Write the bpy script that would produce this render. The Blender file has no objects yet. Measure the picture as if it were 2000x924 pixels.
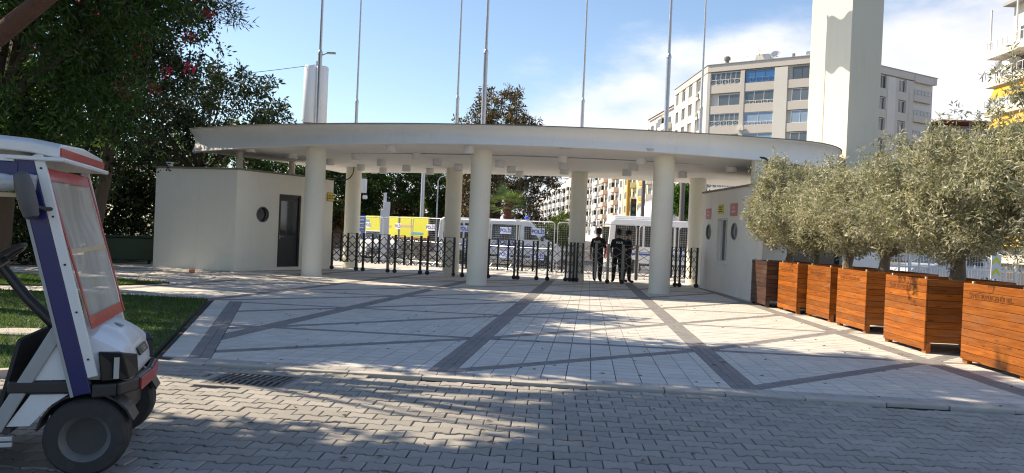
import bpy, bmesh, math, random
import numpy as np
from mathutils import Vector, Matrix

random.seed(7)
rng = np.random.default_rng(11)
sc = bpy.context.scene
COL = sc.collection
rad = math.radians

# ------------------------------------------------------------------ camera
cam_d = bpy.data.cameras.new("camera")
cam_d.sensor_width = 36.0
cam_d.lens = 27.0
cam_d.clip_start = 0.1
cam_d.clip_end = 3000
cam = bpy.data.objects.new("camera", cam_d)
COL.objects.link(cam)
cam.matrix_world = (Matrix.Translation((0, 0, 1.58))
                    @ Matrix.Rotation(rad(90 - 0.35), 4, 'X')
                    @ Matrix.Rotation(rad(2.4), 4, 'Z'))
sc.camera = cam

# ------------------------------------------------------------------ light
SUN_EL = 45.0
SUN_H = Vector((-1.0, 0.31, 0)).normalized()          # horizontal direction towards the sun
to_sun = Vector((SUN_H.x * math.cos(rad(SUN_EL)), SUN_H.y * math.cos(rad(SUN_EL)), math.sin(rad(SUN_EL))))
sd = bpy.data.lights.new("sun", 'SUN')
sd.energy = 5.0
sd.angle = rad(0.53)
sd.color = (1.0, 0.84, 0.62)
sun = bpy.data.objects.new("sun", sd)
sun.rotation_euler = to_sun.to_track_quat('Z', 'Y').to_euler()
COL.objects.link(sun)

world = bpy.data.worlds.new("World")
sc.world = world
world.use_nodes = True
wn = world.node_tree
wn.nodes.clear()


def wnode(t, **k):
    n = wn.nodes.new(t)
    for a, b in k.items():
        setattr(n, a, b)
    return n


def wmath(op, a, b=None):
    n = wnode('ShaderNodeMath', operation=op)
    for i, v in enumerate((a, b)):
        if v is None:
            continue
        if isinstance(v, (int, float)):
            n.inputs[i].default_value = v
        else:
            wn.links.new(v, n.inputs[i])
    return n.outputs[0]


sky = wnode('ShaderNodeTexSky', sky_type='NISHITA')
sky.sun_disc = False
sky.sun_elevation = rad(SUN_EL)
sky.sun_rotation = math.atan2(SUN_H.x, SUN_H.y)
sky.air_density = 1.0
sky.dust_density = 0.5
sky.ozone_density = 1.6
wtc = wnode('ShaderNodeTexCoord')
wsep = wnode('ShaderNodeSeparateXYZ')
wn.links.new(wtc.outputs['Generated'], wsep.inputs[0])
wx, wy, wz = wsep.outputs
wmap = wnode('ShaderNodeMapping')
wmap.inputs['Scale'].default_value = (1.0, 1.0, 2.4)
wn.links.new(wtc.outputs['Generated'], wmap.inputs[0])
wno = wnode('ShaderNodeTexNoise')
wno.inputs['Scale'].default_value = 4.2
wno.inputs['Detail'].default_value = 7
wno.inputs['Roughness'].default_value = 0.55
wn.links.new(wmap.outputs[0], wno.inputs['Vector'])
# a bank of cloud that lies over one side of the sky, ragged at its border
bank = wmath('ADD', wmath('ADD', wx, wmath('MULTIPLY', wy, 0.33)), wmath('MULTIPLY', wz, -2.0))
bank = wmath('ADD', bank, wmath('MULTIPLY', wmath('SUBTRACT', wno.outputs['Fac'], 0.5), 0.85))
wmr = wnode('ShaderNodeMapRange', interpolation_type='SMOOTHERSTEP')
wmr.inputs['From Min'].default_value = -0.06
wmr.inputs['From Max'].default_value = 0.26
wn.links.new(bank, wmr.inputs['Value'])
wcr = wnode('ShaderNodeMapRange')
wcr.inputs['From Min'].default_value = 0.3
wcr.inputs['From Max'].default_value = 0.75
wcr.inputs['To Min'].default_value = 4.8
wcr.inputs['To Max'].default_value = 6.6
wn.links.new(wno.outputs['Fac'], wcr.inputs['Value'])
wcc = wnode('ShaderNodeCombineColor')
wn.links.new(wcr.outputs[0], wcc.inputs[0])
wn.links.new(wcr.outputs[0], wcc.inputs[1])
wn.links.new(wmath('MULTIPLY', wcr.outputs[0], 1.05), wcc.inputs[2])
wmix = wnode('ShaderNodeMix', data_type='RGBA')
wn.links.new(wmath('MULTIPLY', wmr.outputs[0], 0.93), wmix.inputs['Factor'])
wn.links.new(sky.outputs[0], wmix.inputs['A'])
wn.links.new(wcc.outputs[0], wmix.inputs['B'])
wbg = wnode('ShaderNodeBackground')
wbg.inputs['Strength'].default_value = 0.115
wn.links.new(wmix.outputs['Result'], wbg.inputs[0])
wout = wnode('ShaderNodeOutputWorld')
wn.links.new(wbg.outputs[0], wout.inputs[0])

sc.view_settings.view_transform = 'Standard'
sc.view_settings.look = 'None'
sc.view_settings.gamma = 1.0
sc.view_settings.use_curve_mapping = False
sc.view_settings.exposure = 0.74
sc.cycles.filter_width = 1.15
sc.cycles.max_bounces = 8
sc.cycles.diffuse_bounces = 4
sc.cycles.transparent_max_bounces = 24

# ------------------------------------------------------------------ helpers


class MB:
    """collects faces; build() links them as one mesh object"""

    def __init__(self):
        self.v = []
        self.f = []
        self.m = []

    def add(self, vs, fs, m=0):
        b = len(self.v)
        self.v.extend([tuple(p) for p in vs])
        self.f.extend([tuple(i + b for i in f) for f in fs])
        self.m.extend([m] * len(fs))
        return self

    def box(self, c, s, rz=0.0, m=0, mat=None):
        x, y, z = s[0] / 2, s[1] / 2, s[2] / 2
        p = [Vector(q) for q in ((-x, -y, -z), (x, -y, -z), (x, y, -z), (-x, y, -z), (-x, -y, z), (x, -y, z), (x, y, z), (-x, y, z))]
        R = mat if mat is not None else Matrix.Rotation(rz, 3, 'Z')
        c = Vector(c)
        return self.add([R @ q + c for q in p], [(0, 3, 2, 1), (4, 5, 6, 7), (0, 1, 5, 4), (1, 2, 6, 5), (2, 3, 7, 6), (3, 0, 4, 7)], m)

    def bb(self, x0, x1, y0, y1, z0, z1, m=0):
        return self.box(((x0 + x1) / 2, (y0 + y1) / 2, (z0 + z1) / 2), (abs(x1 - x0), abs(y1 - y0), abs(z1 - z0)), 0, m)

    def beam(self, p0, p1, w, h, m=0, up=(0, 0, 1)):
        p0 = Vector(p0); p1 = Vector(p1)
        d = (p1 - p0)
        L = d.length
        d.normalize()
        up = Vector(up)
        s = d.cross(up)
        if s.length < 1e-4:
            s = d.cross(Vector((0, 1, 0)))
        s.normalize()
        u = s.cross(d)
        R = Matrix((d, s, u)).transposed()
        return self.box((p0 + p1) / 2, (L, w, h), 0, m, R)

    def tube(self, pts, rs, n=8, m=0, cap=True):
        pts = [Vector(p) for p in pts]
        if isinstance(rs, (int, float)):
            rs = [rs] * len(pts)
        rings = []
        ref = None
        for i, p in enumerate(pts):
            d = (pts[min(i + 1, len(pts) - 1)] - pts[max(i - 1, 0)]).normalized()
            if ref is None:
                ref = Vector((1, 0, 0)) if abs(d.x) < 0.8 else Vector((0, 1, 0))
            a = (ref - d * ref.dot(d)).normalized()
            ref = a
            b = d.cross(a)
            rings.append([p + (a * math.cos(2 * math.pi * k / n) + b * math.sin(2 * math.pi * k / n)) * rs[i] for k in range(n)])
        vs = [q for r in rings for q in r]
        fs = []
        for i in range(len(rings) - 1):
            for k in range(n):
                fs.append((i * n + k, i * n + (k + 1) % n, (i + 1) * n + (k + 1) % n, (i + 1) * n + k))
        if cap:
            fs.append(tuple(range(n))[::-1])
            fs.append(tuple((len(rings) - 1) * n + k for k in range(n)))
        return self.add(vs, fs, m)

    def lathe(self, prof, n=24, o=(0, 0, 0), R=None, m=0, cap=True):
        """profile of (radius, height) about z, turned by R and moved to o"""
        o = Vector(o)
        R = R or Matrix.Identity(3)
        vs = []
        for r, z in prof:
            for k in range(n):
                a = 2 * math.pi * k / n
                vs.append(R @ Vector((r * math.cos(a), r * math.sin(a), z)) + o)
        fs = []
        for i in range(len(prof) - 1):
            for k in range(n):
                fs.append((i * n + k, i * n + (k + 1) % n, (i + 1) * n + (k + 1) % n, (i + 1) * n + k))
        if cap:
            fs.append(tuple(range(n))[::-1])
            fs.append(tuple((len(prof) - 1) * n + k for k in range(n)))
        return self.add(vs, fs, m)

    def prism(self, poly, z0, z1, m=0, bottom=True):
        n = len(poly)
        vs = [(p[0], p[1], z0) for p in poly] + [(p[0], p[1], z1) for p in poly]
        fs = [tuple(range(n, 2 * n))]
        if bottom:
            fs.append(tuple(range(n))[::-1])
        for k in range(n):
            fs.append((k, (k + 1) % n, n + (k + 1) % n, n + k))
        return self.add(vs, fs, m)

    def ball(self, c, r, n=10, m=0, sz=1.0):
        prof = []
        for i in range(1, n):
            a = math.pi * i / n - math.pi / 2
            prof.append((r * math.cos(a), r * sz * math.sin(a)))
        return self.lathe(prof, 2 * n, c, None, m)

    def mesh(self, name, mats, smooth=False):
        me = bpy.data.meshes.new(name)
        me.from_pydata([tuple(p) for p in self.v], [], self.f)
        if not isinstance(mats, (list, tuple)):
            mats = [mats]
        for q in mats:
            me.materials.append(q)
        if len(mats) > 1:
            me.polygons.foreach_set('material_index', self.m)
        if smooth:
            me.shade_smooth()
            try:
                me.set_sharp_from_angle(angle=rad(38))
            except Exception:
                pass
        me.update()
        return me

    def build(self, name, mats, parent=None, loc=(0, 0, 0), rz=0.0, smooth=False, bevel=0.0, seg=2):
        o = bpy.data.objects.new(name, self.mesh(name, mats, smooth))
        COL.objects.link(o)
        o.location = loc
        o.rotation_euler = (0, 0, rz)
        if parent is not None:
            o.parent = parent
        if bevel:
            b = o.modifiers.new('bevel', 'BEVEL')
            b.width = bevel
            b.segments = seg
            b.limit_method = 'ANGLE'
            b.angle_limit = rad(35)
        return o


def inst(name, me, parent, loc=(0, 0, 0), rot=(0, 0, 0), scale=(1, 1, 1)):
    o = bpy.data.objects.new(name, me)
    COL.objects.link(o)
    o.location = loc
    o.rotation_euler = rot
    o.scale = scale
    if parent is not None:
        o.parent = parent
    return o


def tag(o, label=None, cat=None, group=None, kind=None):
    if label:
        o['label'] = label
    if cat:
        o['category'] = cat
    if group:
        o['group'] = group
    if kind:
        o['kind'] = kind
    return o


def thing(name, label, cat, loc=(0, 0, 0), rz=0.0, group=None):
    o = bpy.data.objects.new(name, None)
    o.empty_display_size = 0.2
    COL.objects.link(o)
    o.location = loc
    o.rotation_euler = (0, 0, rz)
    return tag(o, label, cat, group)


def struct(name, mb, mats, smooth=False):
    return tag(mb.build(name, mats, smooth=smooth), kind='structure')


_txt = {}


def text_mesh(s, size, mat, bold=0.0, ext=0.002):
    key = (s, size, mat.name, bold)
    if key in _txt:
        return _txt[key]
    c = bpy.data.curves.new('lettering', 'FONT')
    c.body = s
    c.size = size
    c.align_x = 'CENTER'
    c.align_y = 'CENTER'
    c.extrude = ext
    c.offset = bold
    c.resolution_u = 3
    o = bpy.data.objects.new('lettering', c)
    COL.objects.link(o)
    bpy.context.view_layer.update()
    me = bpy.data.meshes.new_from_object(o.evaluated_get(bpy.context.evaluated_depsgraph_get()))
    me.materials.clear()
    me.materials.append(mat)
    bpy.data.objects.remove(o)
    _txt[key] = me
    return me


# ------------------------------------------------------------------ materials
_mats = {}


def mat(name, col, rough=0.6, var=0.12, scale=6.0, fine=60.0, bump=0.15, metal=0.0, spec=0.5, rnd=0.0, stain=0.0, stain_col=None,
        streak=None, drip=0.0, island=0.0, coat=0.0, trans=0.0, alpha=1.0, bdist=0.01, sheen=0.0):
    if name in _mats:
        return _mats[name]
    m = bpy.data.materials.new(name)
    m.use_nodes = True
    nt = m.node_tree
    nt.nodes.clear()
    N = nt.nodes.new
    L = nt.links.new
    out = N('ShaderNodeOutputMaterial')
    bs = N('ShaderNodeBsdfPrincipled')
    bs.inputs['Roughness'].default_value = rough
    bs.inputs['Metallic'].default_value = metal
    bs.inputs['Specular IOR Level'].default_value = spec
    bs.inputs['Coat Weight'].default_value = coat
    bs.inputs['Coat Roughness'].default_value = 0.08
    bs.inputs['Alpha'].default_value = alpha
    bs.inputs['Transmission Weight'].default_value = trans
    tc = N('ShaderNodeTexCoord')
    vec = tc.outputs['Object']
    if streak:
        mp = N('ShaderNodeMapping')
        mp.inputs['Scale'].default_value = streak
        L(vec, mp.inputs[0])
        vec = mp.outputs[0]
    n1 = N('ShaderNodeTexNoise')
    n1.inputs['Scale'].default_value = scale
    n1.inputs['Detail'].default_value = 5
    n1.inputs['Roughness'].default_value = 0.62
    L(vec, n1.inputs['Vector'])
    n2 = N('ShaderNodeTexNoise')
    n2.inputs['Scale'].default_value = fine
    n2.inputs['Detail'].default_value = 3
    L(vec, n2.inputs['Vector'])

    def mth(op, a, b):
        q = N('ShaderNodeMath')
        q.operation = op
        for i, v in enumerate((a, b)):
            if isinstance(v, (int, float)):
                q.inputs[i].default_value = v
            else:
                L(v, q.inputs[i])
        return q.outputs[0]
    f = mth('ADD', mth('MULTIPLY', mth('SUBTRACT', n1.outputs['Fac'], 0.5), 2.6 * var), 1.0)
    f = mth('ADD', f, mth('MULTIPLY', mth('SUBTRACT', n2.outputs['Fac'], 0.5), 1.1 * var))
    if rnd:
        oi = N('ShaderNodeObjectInfo')
        f = mth('ADD', f, mth('MULTIPLY', mth('SUBTRACT', oi.outputs['Random'], 0.5), 2 * rnd))
    if island:
        gi = N('ShaderNodeNewGeometry')
        f = mth('ADD', f, mth('MULTIPLY', mth('SUBTRACT', gi.outputs['Random Per Island'], 0.5), 2 * island))
    vm = N('ShaderNodeVectorMath')
    vm.operation = 'SCALE'
    vm.inputs[0].default_value = col[:3]
    L(f, vm.inputs['Scale'])
    c = vm.outputs[0]
    if stain:
        n3 = N('ShaderNodeTexNoise')
        n3.inputs['Scale'].default_value = scale * 0.23
        n3.inputs['Detail'].default_value = 8
        n3.inputs['Roughness'].default_value = 0.7
        L(vec, n3.inputs['Vector'])
        mr = N('ShaderNodeMapRange')
        mr.inputs['From Min'].default_value = 0.5
        mr.inputs['From Max'].default_value = 0.72
        mr.inputs['To Max'].default_value = stain
        L(n3.outputs['Fac'], mr.inputs['Value'])
        mx = N('ShaderNodeMix')
        mx.data_type = 'RGBA'
        L(mr.outputs[0], mx.inputs['Factor'])
        L(c, mx.inputs['A'])
        sc_ = stain_col or (col[0] * .45, col[1] * .43, col[2] * .38)
        mx.inputs['B'].default_value = (*sc_, 1)
        c = mx.outputs['Result']
    if drip:
        # run-off streaks: narrow across, long down the face
        mp4 = N('ShaderNodeMapping')
        mp4.inputs['Scale'].default_value = (4.0, 4.0, 0.3)
        L(tc.outputs['Object'], mp4.inputs[0])
        n4 = N('ShaderNodeTexNoise')
        n4.inputs['Scale'].default_value = 1.3
        n4.inputs['Distortion'].default_value = 0.8
        n4.inputs['Detail'].default_value = 6
        n4.inputs['Roughness'].default_value = 0.75
        L(mp4.outputs[0], n4.inputs['Vector'])
        mr4 = N('ShaderNodeMapRange')
        mr4.inputs['From Min'].default_value = 0.54
        mr4.inputs['From Max'].default_value = 0.74
        mr4.inputs['To Max'].default_value = drip
        L(n4.outputs['Fac'], mr4.inputs['Value'])
        mx4 = N('ShaderNodeMix')
        mx4.data_type = 'RGBA'
        L(mr4.outputs[0], mx4.inputs['Factor'])
        L(c, mx4.inputs['A'])
        mx4.inputs['B'].default_value = (col[0] * .42, col[1] * .40, col[2] * .36, 1)
        c = mx4.outputs['Result']
    L(c, bs.inputs['Base Color'])
    if bump:
        bp = N('ShaderNodeBump')
        bp.inputs['Strength'].default_value = bump
        bp.inputs['Distance'].default_value = bdist
        L(n2.outputs['Fac'], bp.inputs['Height'])
        L(bp.outputs[0], bs.inputs['Normal'])
    if rough > 0.15:
        L(mth('ADD', mth('MULTIPLY', mth('SUBTRACT', n1.outputs['Fac'], 0.5), 0.3), rough), bs.inputs['Roughness'])
    L(bs.outputs[0], out.inputs[0])
    _mats[name] = m
    return m


def leaf_mat(name, col, tcol=None, tfac=0.35, rough=0.5, spec=0.35, var=0.25):
    if name in _mats:
        return _mats[name]
    m = bpy.data.materials.new(name)
    m.use_nodes = True
    nt = m.node_tree
    nt.nodes.clear()
    N = nt.nodes.new
    L = nt.links.new
    out = N('ShaderNodeOutputMaterial')
    bs = N('ShaderNodeBsdfPrincipled')
    bs.inputs['Roughness'].default_value = rough
    bs.inputs['Specular IOR Level'].default_value = spec
    tr = N('ShaderNodeBsdfTranslucent')
    tc = N('ShaderNodeTexCoord')
    no = N('ShaderNodeTexNoise')
    no.inputs['Scale'].default_value = 1.7
    no.inputs['Detail'].default_value = 4
    L(tc.outputs['Object'], no.inputs['Vector'])
    mr = N('ShaderNodeMapRange')
    mr.inputs['From Min'].default_value = 0.3
    mr.inputs['From Max'].default_value = 0.7
    mr.inputs['To Min'].default_value = 1 - var
    mr.inputs['To Max'].default_value = 1 + var
    L(no.outputs['Fac'], mr.inputs['Value'])
    for colr, sh, inp in ((col, bs, 'Base Color'), (tcol or (col[0] * 1.4, col[1] * 1.5, col[2] * .7), tr, 'Color')):
        vm = N('ShaderNodeVectorMath')
        vm.operation = 'SCALE'
        vm.inputs[0].default_value = colr
        L(mr.outputs[0], vm.inputs['Scale'])
        L(vm.outputs[0], sh.inputs[inp])
    mx = N('ShaderNodeMixShader')
    mx.inputs[0].default_value = tfac
    L(bs.outputs[0], mx.inputs[1])
    L(tr.outputs[0], mx.inputs[2])
    L(mx.outputs[0], out.inputs[0])
    _mats[name] = m
    return m


def emit_free_glass(name, col, rough=0.06):
    return mat(name, col, rough=rough, var=0.25, scale=1.5, bump=0.0, spec=0.9)


WHITE = mat('white_render', (0.80, 0.785, 0.74), 0.75, 0.05, 1.6, 40, 0.12, stain=0.22, stain_col=(0.45, 0.43, 0.38), drip=.10)
SOFFIT = mat('white_soffit', (0.84, 0.83, 0.80), 0.8, 0.04, 1.2, 30, 0.08, stain=0.22, stain_col=(0.5, 0.48, 0.44), drip=.16)
CREAM = mat('cream_wall', (0.84, 0.81, 0.70), 0.78, 0.04, 1.4, 45, 0.12, stain=0.20, stain_col=(0.5, 0.47, 0.38), drip=.10)
TOWERM = mat('tower_paint', (0.56, 0.545, 0.45), 0.75, 0.03, 0.8, 35, 0.08, stain=0.14, drip=.16)
COPING = mat('coping_stone', (0.22, 0.20, 0.17), 0.8, 0.2, 5, 60, 0.3)
CHAR = mat('charcoal_metal', (0.035, 0.037, 0.042), 0.45, 0.15, 8, 80, 0.05)
BLACK = mat('black_rubber', (0.018, 0.018, 0.02), 0.6, 0.2, 12, 90, 0.15)
BLACKP = mat('black_plastic', (0.022, 0.022, 0.024), 0.35, 0.15, 9, 80, 0.06)
GLASSD = emit_free_glass('dark_glass', (0.03, 0.035, 0.042))
STEEL = mat('galvanised_steel', (0.50, 0.51, 0.53), 0.36, 0.12, 6, 50, 0.05, metal=0.85)
POLE = mat('pole_steel', (0.42, 0.43, 0.45), 0.38, 0.1, 5, 50, 0.04, metal=0.8)
WPAINT = mat('white_paint', (0.78, 0.78, 0.78), 0.35, 0.03, 4, 50, 0.02, coat=0.3)
GREYP = mat('grey_paint', (0.33, 0.34, 0.35), 0.5, 0.1, 5, 50, 0.05)
BLUE = mat('sign_blue', (0.02, 0.10, 0.42), 0.4, 0.06, 5, 50, 0.0)
BLUETXT = mat('lettering_blue', (0.03, 0.05, 0.30), 0.5, 0.05, 5, 50, 0.0)
WHITETXT = mat('lettering_white', (0.8, 0.8, 0.8), 0.6, 0.03, 5, 50, 0.0)
SIGNW = mat('sign_white', (0.74, 0.75, 0.78), 0.5, 0.05, 5, 40, 0.0)
YELLOW = mat('sign_yellow', (0.72, 0.56, 0.04), 0.5, 0.06, 6, 40, 0.0)
YTXT = mat('lettering_black', (0.03, 0.03, 0.03), 0.5, 0.0, 5, 50, 0.0)
PINK = mat('sign_faded_red', (0.62, 0.22, 0.22), 0.55, 0.08, 6, 40, 0.0)
RED = mat('signal_red', (0.55, 0.03, 0.03), 0.35, 0.05, 6, 40, 0.0)
# ------------------------------------------------------------------ ground, street, plaza
PAVER = mat('paver_concrete', (0.285, 0.27, 0.245), 0.85, 0.13, 6, 140, 0.45, rnd=0.13, island=0.13, stain=0.5, stain_col=(0.14, 0.13, 0.118), bdist=0.004)
BED = mat('joint_sand', (0.05, 0.046, 0.042), 0.95, 0.3, 12, 150, 0.5)
TILE = mat('pale_stone_tile', (0.58, 0.555, 0.515), 0.7, 0.07, 5, 110, 0.2, rnd=0.06, island=0.065, stain=0.42, stain_col=(0.38, 0.36, 0.33), bdist=0.003)
BAND = mat('grey_stone_band', (0.215, 0.207, 0.205), 0.78, 0.10, 7, 120, 0.25, rnd=0.10, island=0.10, stain=0.25, stain_col=(0.25, 0.235, 0.215), bdist=0.003)
KERB = mat('kerb_concrete', (0.42, 0.395, 0.35), 0.85, 0.14, 6, 90, 0.35, rnd=0.08, stain=0.3)
SOIL = mat('lawn_soil', (0.035, 0.05, 0.018), 0.95, 0.3, 8, 60, 0.6)
ASPH = mat('asphalt', (0.06, 0.06, 0.062), 0.85, 0.15, 2, 120, 0.4)
PAVE_FAR = mat('far_pavement', (0.47, 0.45, 0.41), 0.8, 0.08, 3, 60, 0.2, stain=0.3)
EARTH = mat('ground_earth', (0.16, 0.145, 0.115), 0.95, 0.25, 0.6, 8, 0.3)

g = MB()
g.add([(-900, -60, -0.17), (900, -60, -0.17), (900, 1600, -0.17), (-900, 1600, -0.17)], [(0, 1, 2, 3)])
struct('ground', g, EARTH)
g = MB().bb(-60, 60, 34.0, 66.0, -0.166, -0.15)
g.bb(4.5, 22.0, 66.0, 420.0, -0.166, -0.152)
road = struct('street', g, ASPH)
g = MB()
for k in range(14):
    g.bb(-42 + 6 * k, -39 + 6 * k, 50.0, 50.14, -0.149, -0.146)
o = g.build('lane_marking', WHITETXT, road)
g = MB().bb(-40, 40, 29.4, 33.9, -0.16, -0.012)
struct('pavement', g, PAVE_FAR)


def clip(poly, n, d):
    """keep the side of the line where n.p >= d"""
    out = []
    k = len(poly)
    for i in range(k):
        a = poly[i]; b = poly[(i + 1) % k]
        da = a[0] * n[0] + a[1] * n[1] - d
        db = b[0] * n[0] + b[1] * n[1] - d
        if da >= 0:
            out.append(a)
        if (da >= 0) != (db >= 0):
            t = da / (da - db)
            out.append((a[0] + (b[0] - a[0]) * t, a[1] + (b[1] - a[1]) * t))
    return out


def edge(a, b, inset):
    """half plane left of a->b, moved inwards"""
    dx, dy = b[0] - a[0], b[1] - a[1]
    l = math.hypot(dx, dy)
    n = (-dy / l, dx / l)
    return n, n[0] * a[0] + n[1] * a[1] + inset


def area(p):
    return 0.5 * sum(p[i][0] * p[(i + 1) % len(p)][1] - p[(i + 1) % len(p)][0] * p[i][1] for i in range(len(p)))


LINES = [(-17.0, .40), (-14.2, .40), (-11.4, .36), (-8.6, .31), (-5.7, .25), (-2.78, .19), (.17, .12), (3.2, .08), (6.05, .025), (9.0, -.03), (12.0, -.08)]
ROWS = [8.36, 11.15, 14.38, 17.35, 20.3, 23.4, 26.5, 29.4]


def kerb_y(X):
    return 8.05 - .078 * X


def node(i, j):
    x16, s = LINES[i]
    r = ROWS[j]
    # X = x16 + s (Y-16), Y = r - .075 (X - 1)
    Y = (r - .075 * (x16 - 16 * s - 1)) / (1 + .075 * s)
    return (x16 + s * (Y - 16), Y)


LAWN = [(-3.98, 8.55), (-5.88, 14.98), (-8.0, 15.1), (-15, 15.0), (-15, 6.6), (-5.2, 7.15), (-4.5, 7.6)]
LAWN2 = [(-8.15, 18.4), (-11, 18.75), (-19, 19.2), (-19, 15.9), (-11, 16.2), (-9.2, 16.6)]


def inside(p, poly):
    c = False
    n = len(poly)
    for i in range(n):
        a, b = poly[i], poly[(i + 1) % n]
        if (a[1] > p[1]) != (b[1] > p[1]) and p[0] < (b[0] - a[0]) * (p[1] - a[1]) / (b[1] - a[1]) + a[0]:
            c = not c
    return c


def c_line(Y, off):
    return -3.84 - 0.293 * (Y - 8.45) + off


tiles, bands = [], []


def put(lst, poly):
    if len(poly) < 3 or abs(area(poly)) < 0.0012:
        return
    cx = sum(p[0] for p in poly) / len(poly)
    cy = sum(p[1] for p in poly) / len(poly)
    if inside((cx, cy), LAWN) or inside((cx, cy), LAWN2):
        return
    lst.append((math.hypot(cx, cy), poly))


def bil(q, s, t):
    a, b, c, d = q
    return tuple((a[k] * (1 - s) + b[k] * s) * (1 - t) + (d[k] * (1 - s) + c[k] * s) * t for k in (0, 1))


HV_, HH_, HD_ = .15, .085, .10
C_N, C_D = edge((c_line(8.0, .56), 8.0), (c_line(15.2, .56), 15.2), 0)
if C_N[0] < 0:
    C_N = (-C_N[0], -C_N[1]); C_D = -C_D


def c_clip(p):
    cy = sum(q[1] for q in p) / len(p)
    return clip(p, C_N, C_D) if cy < 14.95 else p


for i in range(len(LINES) - 1):
    for j in range(len(ROWS) - 1):
        bl, br, tr, tl = node(i, j), node(i + 1, j), node(i + 1, j + 1), node(i, j + 1)
        if j == 0:
            bl = (bl[0], kerb_y(bl[0]) + .38); br = (br[0], kerb_y(br[0]) + .38)
        q = (bl, br, tr, tl)
        nx = 12
        ny = max(8, round((tl[1] - bl[1]) / .22))
        HB_ = HH_ if j else 0.0
        quadhp = [edge(bl, br, HB_), edge(br, tr, HV_), edge(tr, tl, HH_), edge(tl, bl, HV_)]
        tri1 = [edge(bl, br, HB_), edge(br, tr, HV_), edge(tr, bl, HD_)]
        tri2 = [edge(bl, tr, HD_), edge(tr, tl, HH_), edge(tl, bl, HV_)]
        gx = .0045 / 3.0; gy = .0095 / 3.0
        for a in range(nx):
            for b in range(ny):
                s0, s1, t0, t1 = a / nx + gx, (a + 1) / nx - gx, b / ny + gy, (b + 1) / ny - gy
                base = [bil(q, s0, t0), bil(q, s1, t0), bil(q, s1, t1), bil(q, s0, t1)]
                for tri in (tri1, tri2):
                    p = base
                    for n, d in tri:
                        p = clip(p, n, d + .002)
                        if len(p) < 3:
                            break
                    if len(p) >= 3:
                        p = c_clip(p)
                        put(tiles, p)

        def strip(p0, p1, half, n, across, hps):
            dx, dy = p1[0] - p0[0], p1[1] - p0[1]
            l = math.hypot(dx, dy)
            ux, uy = dx / l, dy / l
            vx, vy = -uy, ux
            gp = .0025
            for a in range(n):
                for b in range(across):
                    s0, s1 = l * a / n + gp, l * (a + 1) / n - gp
                    w0, w1 = -half + 2 * half * b / across + gp, -half + 2 * half * (b + 1) / across - gp
                    p = [(p0[0] + ux * s + vx * w, p0[1] + uy * s + vy * w) for s, w in ((s0, w0), (s1, w0), (s1, w1), (s0, w1))]
                    for nn, d in hps:
                        p = clip(p, nn, d)
                        if len(p) < 3:
                            break
                    if len(p) >= 3:
                        p = c_clip(p)
                        put(bands, p)
        strip(bl, tr, HD_ - .002, 22, 2, quadhp)                            # the diagonal
        strip(br, tr, HV_ - .002, 15, 3 if i != 7 else 2, [])               # the long band on the right
        if j > 0:
            strip(bl, br, HH_ - .002, 15, 1, [edge(br, tr, HV_), edge(tl, bl, HV_)])
# the border along the lawn and the strip behind the kerb
for a in range(28):
    y0, y1 = 8.50 + a * .232, 8.50 + a * .232 + .227
    for b in range(2):
        o0, o1 = .30 + b * .128, .30 + b * .128 + .123
        put(bands, [(c_line(y0, o0), y0), (c_line(y0, o1), y0), (c_line(y1, o1), y1), (c_line(y1, o0), y1)])
    o0, o1 = .0, .295
    p = [(c_line(y0, o0), y0), (c_line(y0, o1), y0), (c_line(y1, o1), y1), (c_line(y1, o0), y1)]
    tiles.append((math.hypot(p[0][0], p[0][1]), p))


kstrip = []
for a in range(80):
    x0 = -3.75 + a * .2
    p = [(x0, kerb_y(x0) + .150), (x0 + .193, kerb_y(x0 + .193) + .150), (x0 + .193, kerb_y(x0 + .193) + .385), (x0, kerb_y(x0) + .385)]
    kstrip.append((math.hypot(x0, 8), p))
# tiles must not run over that strip
KN, KD = edge((-20, kerb_y(-20)), (20, kerb_y(20)), .391)
tiles = [(d, q) for d, q in ((d, clip(p, KN, KD)) for d, p in tiles) if len(q) >= 3]
_b = []
for d, p in bands:
    q = clip(p, KN, KD)
    if len(q) >= 3:
        _b.append((d, q))
bands = _b

g = MB().prism([(-21, 18), (-21, 29.3), (13, 29.3), (13, kerb_y(13) + .14), (-3.9, kerb_y(-3.9) + .14), (-3.9, 8.45), (-5.9, 15.0), (-15, 15.0)][::-1], -.165, -.014)
plaza = struct('plaza', g, BED)


def lay(lst, name, stuffname, m, z0, parent, count=300):
    lst.sort(key=lambda t: t[0])
    rest = MB()
    for k, (d, p) in enumerate(lst):
        if area(p) < 0:
            p = p[::-1]
        dz = random.uniform(-.0012, .0012)
        if k < count:
            MB().prism(p, z0 - .02, z0 + dz, bottom=False).build(name, m, parent)
        else:
            rest.prism(p, z0 - .02, z0 + dz, bottom=False)
    if rest.v:
        tag(rest.build(stuffname, m, parent), kind='stuff')


lay(tiles, 'paving_tile', 'paving_tiles', TILE, 0.0, plaza)
lay(bands, 'band_stone', 'band_stones', BAND, 0.0, plaza)
lay(kstrip, 'edge_stone', 'edge_stones', mat('edge_stone_grey', (0.36, 0.345, 0.33), 0.78, 0.10, 7, 120, 0.25, rnd=0.10), 0.0, plaza)

# kerb stones between the pavers and the plaza, each one a little out of line
kerb = struct('kerb', MB().bb(-4.2, 13.2, 0, .12, -.16, -.03), BED)
kerb.rotation_euler = (0, 0, math.atan(-.078))
kerb.location = (0, 8.06, 0)
x = -4.1
while x < 12.5:
    l = random.choice((.62, .8, .8, .95))
    MB().bb(x + .005, x + l - .005, .0, .130, -.05, .012 + random.uniform(-.004, .004)).build('kerb_stone', KERB, kerb, (0, random.uniform(-.006, .006), 0), random.uniform(-.004, .004), bevel=.008)
    x += l

# interlocking bone-shaped pavers of the drive
PL, PH = .228, .166


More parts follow.
